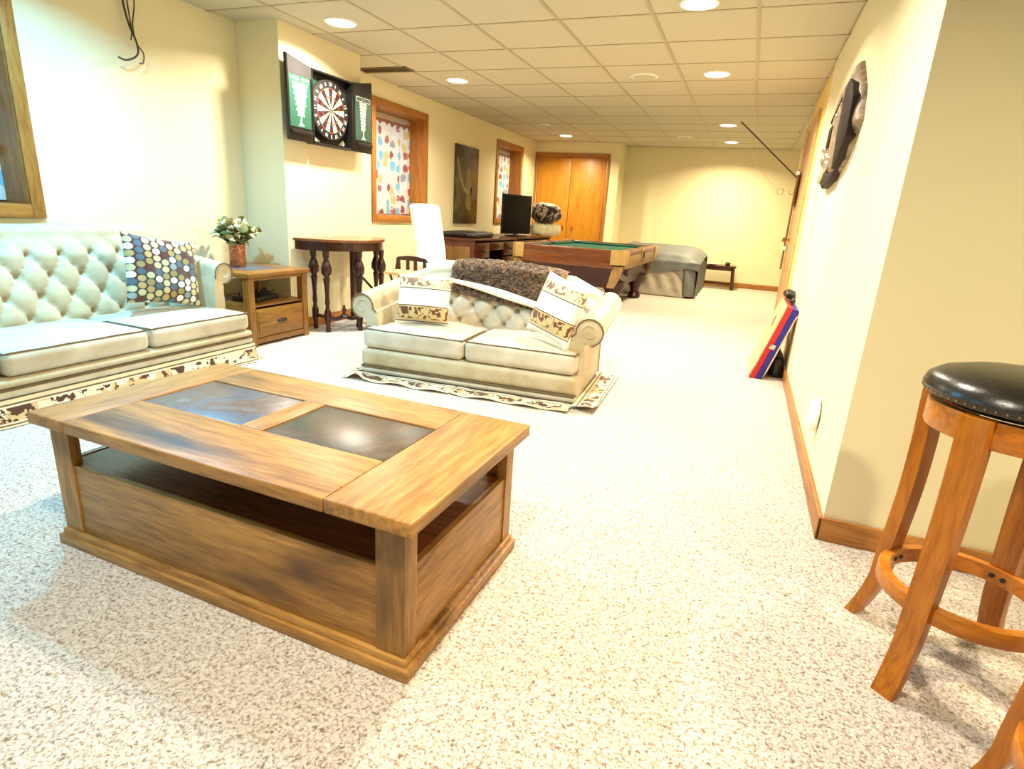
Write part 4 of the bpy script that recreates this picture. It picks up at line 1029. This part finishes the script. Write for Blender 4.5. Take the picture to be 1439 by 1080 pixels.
# ------------------------------------------------------------------ folded board game leaning on the right wall
M_PLY = wood('plywood_face', lin(206, 164, 108), lin(224, 186, 132), lin(236, 204, 156), 'x', .7, .5); M_REDP = plain('red_painted_wood', lin(176, 20, 28), .45, 0, .06); M_BLUP = plain('blue_painted_wood', lin(24, 26, 128), .45, 0, .08)
T = thing('bean_bag_toss_game', (.148, 4.65, 0), 0, 'folded red and blue wooden toss game box leaning against the right wall', 'game box')
an = math.atan2(.163, .533); LB = .557; TB = .09; BW = .60
Mx = Matrix.Rotation(an, 4, 'Y')                     # local z runs up the lean, local x through the thickness
def lean(b): return b.xf(Mx)
bottom_lift = 0.0
def tray(x0, x1, mat, name):
    b = B(); wl = .016
    for y0, y1 in ((-BW/2, -BW/2+wl), (BW/2-wl, BW/2)): b.b2(x0, y0, 0, x1, y1, LB, .002)
    for z0, z1 in ((0, wl), (LB-wl, LB)): b.b2(x0, -BW/2+wl, z0, x1, BW/2-wl, z1, .002)
    return lean(b).obj(name, mat, T)
rt = tray(.008, .048, M_REDP, 'red_tray'); bt = tray(.05, .088, M_BLUP, 'blue_tray')
def face(x0, x1, name, par):
    b = B(); hz, hr = .39, .065; n = 32
    out = [(-BW/2, 0), (BW/2, 0), (BW/2, LB), (-BW/2, LB)]
    inn = [(hr*math.cos(2*PI*k/n), hz+hr*math.sin(2*PI*k/n)) for k in range(n)]
    def ringv(x): return [b.bm.verts.new((x, a, c)) for a, c in inn]
    def sq(x):
        r = []
        for k in range(n):
            a = 2*PI*k/n; ca, sa = math.cos(a), math.sin(a); s = min((BW/2)/abs(ca) if abs(ca) > 1e-6 else 9, ((LB-hz) if sa > 0 else hz)/abs(sa) if abs(sa) > 1e-6 else 9)
            r.append(b.bm.verts.new((x, ca*s, hz+sa*s)))
        return r
    i0, o0, i1, o1 = ringv(x0), sq(x0), ringv(x1), sq(x1)
    for k in range(n):
        k2 = (k+1) % n
        b.bm.faces.new((i0[k], i0[k2], o0[k2], o0[k])); b.bm.faces.new((i1[k], o1[k], o1[k2], i1[k2]))
        b.bm.faces.new((i0[k], i1[k], i1[k2], i0[k2])); b.bm.faces.new((o0[k], o0[k2], o1[k2], o1[k]))
    # square off the corners
    for cy in (-1, 1):
        for cz in (0, LB): pass
    return lean(b).obj(name, M_PLY, par)
face(0, .009, 'plywood_face', T); face(.0875, .0965, 'plywood_face', T)
b = B().b2(.03, -BW/2-.004, .25, .066, -BW/2+.001, .285, .006)
lean(b).obj('latch', M_CHROME, T)
b = B().tube([(.048, -.09, LB), (.048, -.09, LB+.03), (.048, .03, LB+.03), (.048, .03, LB)], .009, 8); lean(b).obj('handle', M_BLACK, T)
t = thing('bean_bag', (.345, 4.86, .535), 0, 'black bean bag sitting on top of the leaning red and blue game box', 'bean bag')
t.rotation_euler = (0, an, 0)
B().rbox((0, 0, .024), (.075, .17, .048), .02, .006, 5, 6, 2, lambda o: (o.x*(1+.15*math.sin(o.y*30)), o.y, o.z*(1+.25*math.sin(o.y*40))+.006*math.sin(o.y*40))).obj('cloth', M_BLACK, t)
t = thing('storage_bag', (.335, 4.62, 0), 0, 'black bag on the carpet behind the leaning game box', 'bag')
B().rbox((0, 0, .075), (.085, .36, .15), .035, .01, 5, 8, 3).obj('body', M_BLACK, t)
B().tube([(0, -.07, .15), (0, -.05, .19), (0, .05, .19), (0, .07, .15)], .008, 6).obj('handle', M_LEATH, t)

# ------------------------------------------------------------------ carved wall sculpture on the right wall
def m_carve():
    k = N('dark_bronze'); v = k.coord(); n = k.noise(v, 14, 4, .6, .6); k.bump(n, .5, .02)
    return k.base(k.ramp(n, [(.34, lin(70, 52, 38)), (.5, lin(126, 108, 82)), (.7, lin(160, 142, 112))]), .5, 0)
M_CARV = m_carve(); M_CARVD = plain('dark_carved_wood', lin(26, 12, 10), .6, spec=.2)
M_SILV = plain('aged_silver', lin(190, 178, 160), .25, .8); M_TAN = wood('pale_carved_wood', lin(150, 124, 76), lin(182, 154, 100), lin(204, 180, 128), 'y', 1, .5)
T = thing('wall_carving', (XR, 3.9, 1.55), 0, 'long dark carved sculpture with silver details and tan fringe, on the right wall', 'sculpture')
# outline in wall coordinates (y toward the far end, z up), carved in depth
body = [(-.70, -.02), (-.60, .13), (-.48, .20), (-.37, .27), (-.30, .31), (-.22, .275), (-.10, .28), (.10, .27), (.24, .24), (.33, .16), (.36, .04), (.36, -.10), (.28, -.16), (.10, -.20), (-.10, -.225), (-.25, -.22), (-.42, -.18), (-.58, -.12)]
def relief(poly, depth, z_in, n_in=3):
    """outline at the wall rising in steps to a smaller raised face"""
    b = B(); cy = sum(p[0] for p in poly)/len(poly); cz = sum(p[1] for p in poly)/len(poly); rings = []
    for k in range(n_in+2):
        f = k/(n_in+1); s = 1-z_in*f**2; x = -depth*math.sin(f*PI/2) if k else 0
        rings.append([b.bm.verts.new((x, cy+(p[0]-cy)*s, cz+(p[1]-cz)*s)) for p in poly])
    for a, c in zip(rings, rings[1:]):
        for i in range(len(poly)): b.bm.faces.new((a[i], a[(i+1) % len(poly)], c[(i+1) % len(poly)], c[i]))
    b.bm.faces.new(rings[-1]); b.bm.faces.new(rings[0][::-1]); return b
relief(body, .05, .35).obj('body', M_CARV, T)
B().prism([(-.63, -.08), (-.60, .10), (-.50, .17), (-.34, .22), (-.22, .20), (-.24, -.05), (-.30, -.20), (-.45, -.165)], 'x', -.056, -.01, .008).obj('dark_panel', M_CARVD, T)
B().prism([(.10, .07), (.24, .07), (.26, -.04), (.12, -.05)], 'x', -.056, -.03, .006).obj('dark_panel', M_CARVD, T)
hm = None
for y, z, r in ((.20, -.12, .035), (.10, -.10, .028), (.28, -.10, .03), (.05, -.15, .03), (-.06, .09, .02), (-.02, -.12, .02), (.31, -.04, .025)):
    B().ball((-.046, y, z), (.022, r, r), 10, 8).obj('silver_boss', M_SILV, T)
for k in range(7): B().ball((-.046, -.10+.055*k, .17-.010*k), (.010, .016, .02), 8, 6).obj('carved_dot', M_CARVD, T)
for k in range(6):
    y = .22+.062*k; B().prism([(y, -.12-.010*k), (y+.055, -.12-.010*k), (y+.068, -.20-.004*(k % 2)*4), (y+.03, -.215)], 'x', -.036, -.006, .004).obj('fringe', M_TAN, T)
B().prism([(-.30, -.20), (-.02, -.20), (.24, -.17), (.36, -.23), (.18, -.27), (.0, -.255), (-.18, -.25)], 'x', -.04, -.005, .005).obj('lower_block', M_CARVD, T)

# wall plates on the right wall
t = thing('plug_in_freshener', (XR, 2.66, .17), 0, 'white round plug-in cover low on the right wall', 'wall plug')
B().b2(-.006, -.045, .03, 0, .045, .16, .003).obj('plate', M_WHITE, t)
B().lathe([(0, .034), (.04, .032), (.066, .024), (.074, .010), (.07, .0)], 28, (-.006, 0, .115), (0, -PI/2, 0)).obj('cover', M_WHITE, t)
t = thing('wall_outlet', (XR, 3.9, .2), 0, 'white wall outlet near the leaning game box', 'outlet')
B().b2(-.006, -.036, -.06, 0, .036, .06, .003).obj('plate', M_WHITE, t)
for z in (-.026, .026): B().b2(-.009, -.017, z-.014, -.005, .017, z+.014, .003).obj('socket', plain('socket_face', lin(214, 210, 200), .4), t)

# loose cables from the ceiling by the left wall
t = thing('loose_cables', (XL+.04, 2.82, HC-.005), 0, 'loose dark cables hanging from the ceiling on the left wall', 'cable')
M_CBL = plain('dark_cable', lin(64, 58, 44), .6)
for r, pts in ((.006, [(0, 0, .02), (0, -.02, -.1), (.0, 0, -.24), (.01, .035, -.35), (.02, .02, -.42), (.03, -.06, -.465), (.03, -.11, -.46)]), (.004, [(.01, .06, .02), (.01, .045, -.14), (.01, .02, -.26), (.01, .035, -.35), (.02, .065, -.40), (.02, .055, -.455), (.02, .03, -.462)]), (.004, [(.01, -.005, .02), (.012, .0, -.14), (.012, .008, -.28), (.012, -.002, -.34)])):
    sm = []
    for i in range(len(pts)-1):
        p0, p1, p2, p3 = [Vector(pts[max(0, min(len(pts)-1, i+k))]) for k in (-1, 0, 1, 2)]
        for q in range(6):
            u = q/6; sm.append(.5*((2*p1)+(p2-p0)*u+(2*p0-5*p1+4*p2-p3)*u*u+(3*p1-p0-3*p2+p3)*u**3))
    sm.append(Vector(pts[-1])); B().tube(sm, r, 6).obj('cable', M_CBL, t)

# ------------------------------------------------------------------ bar stools
M_ST = wood('honey_stool_wood', lin(136, 72, 8), lin(170, 98, 16), lin(196, 122, 30), 'z', 1, .3); M_STR = wood('honey_stool_ring', lin(146, 80, 10), lin(178, 104, 20), lin(204, 130, 36), 'x', .8, .3)
M_LEA = plain('black_leather', lin(24, 22, 18), .28, 0, .12, 40, 90, .12); M_NAIL = plain('antique_nailhead', lin(120, 104, 70), .35, .8)
def stool(loc, rz, label):
    T = thing('bar_stool', loc, rz, label, 'bar stool', 'round leather bar stools')
    s = B().lathe([(0, .772), (.06, .771), (.12, .765), (.165, .752), (.187, .736), (.193, .718), (.188, .704), (.178, .700), (0, .700)], 56).obj('seat', M_LEA, T)
    nb = B()
    for k in range(64):
        a = 2*PI*k/64; nb.ball((.1895*math.cos(a), .1895*math.sin(a), .709), .0036, 6, 4)
    nb.obj('nailheads', M_NAIL, s)
    B().lathe([(0, .684), (.14, .684), (.14, .700), (0, .700)], 32).obj('swivel_plate', M_BLACK, T)
    B().lathe([(.150, .625), (.172, .625), (.174, .63), (.174, .68), (.172, .685), (.150, .685), (.150, .625)], 56).obj('seat_ring', M_STR, T)
    for k in range(4):
        a = math.radians(48+90*k); prof = []
        n = 14
        b = B(); rows = []
        for i in range(n+1):
            t_ = i/n; z = .688*(1-t_)
            r = .162+.012*t_+.042*max(0, (t_-.74)/.26)**1.7 - .010*math.sin(PI*min(1, t_/.7))
            rows.append((r, z, .058-.008*t_, .034-.003*t_))
        V = []
        for r, z, wd, tk in rows:
            q = []
            for dr, dt_ in ((0, -wd/2), (tk, -wd/2), (tk, wd/2), (0, wd/2)):
                x, y = r+dr, dt_; q.append(b.bm.verts.new((x*math.cos(a)-y*math.sin(a), x*math.sin(a)+y*math.cos(a), z)))
            V.append(q)
        for p, q in zip(V, V[1:]):
            for j in range(4): b.bm.faces.new((p[j], p[(j+1) % 4], q[(j+1) % 4], q[j]))
        b.bm.faces.new(V[0]); b.bm.faces.new(V[-1][::-1])
        ed = [e for e in b.bm.edges if abs((e.verts[0].co-e.verts[1].co).normalized().z) > .6]
        bmesh.ops.bevel(b.bm, geom=ed, offset=.004, segments=2, profile=.6, affect='EDGES')
        b.obj('leg', M_ST, T, 50)
        bb = B()
        for s2 in (-1, 1): bb.lathe([(0, -.004), (.006, -.004), (.006, .002)], 10, ((.157)*math.cos(a)-s2*.012*math.sin(a), .157*math.sin(a)+s2*.012*math.cos(a), .215), (0, PI/2, a))
        bb.obj('bolts', M_BLACK, T)
    B().lathe([(.158, .195), (.180, .195), (.183, .199), (.183, .231), (.180, .235), (.158, .235), (.158, .195)], 56).obj('foot_ring', M_STR, T)
    return T
s1 = stool((.622, 1.545, 0), 0, 'round black leather bar stool on honey wood legs, standing whole beside the right wall corner')
s2 = dup(s1, (.732, 1.0, 0), 0, 'nearest bar stool, only its leg and foot ring showing at lower right edge')
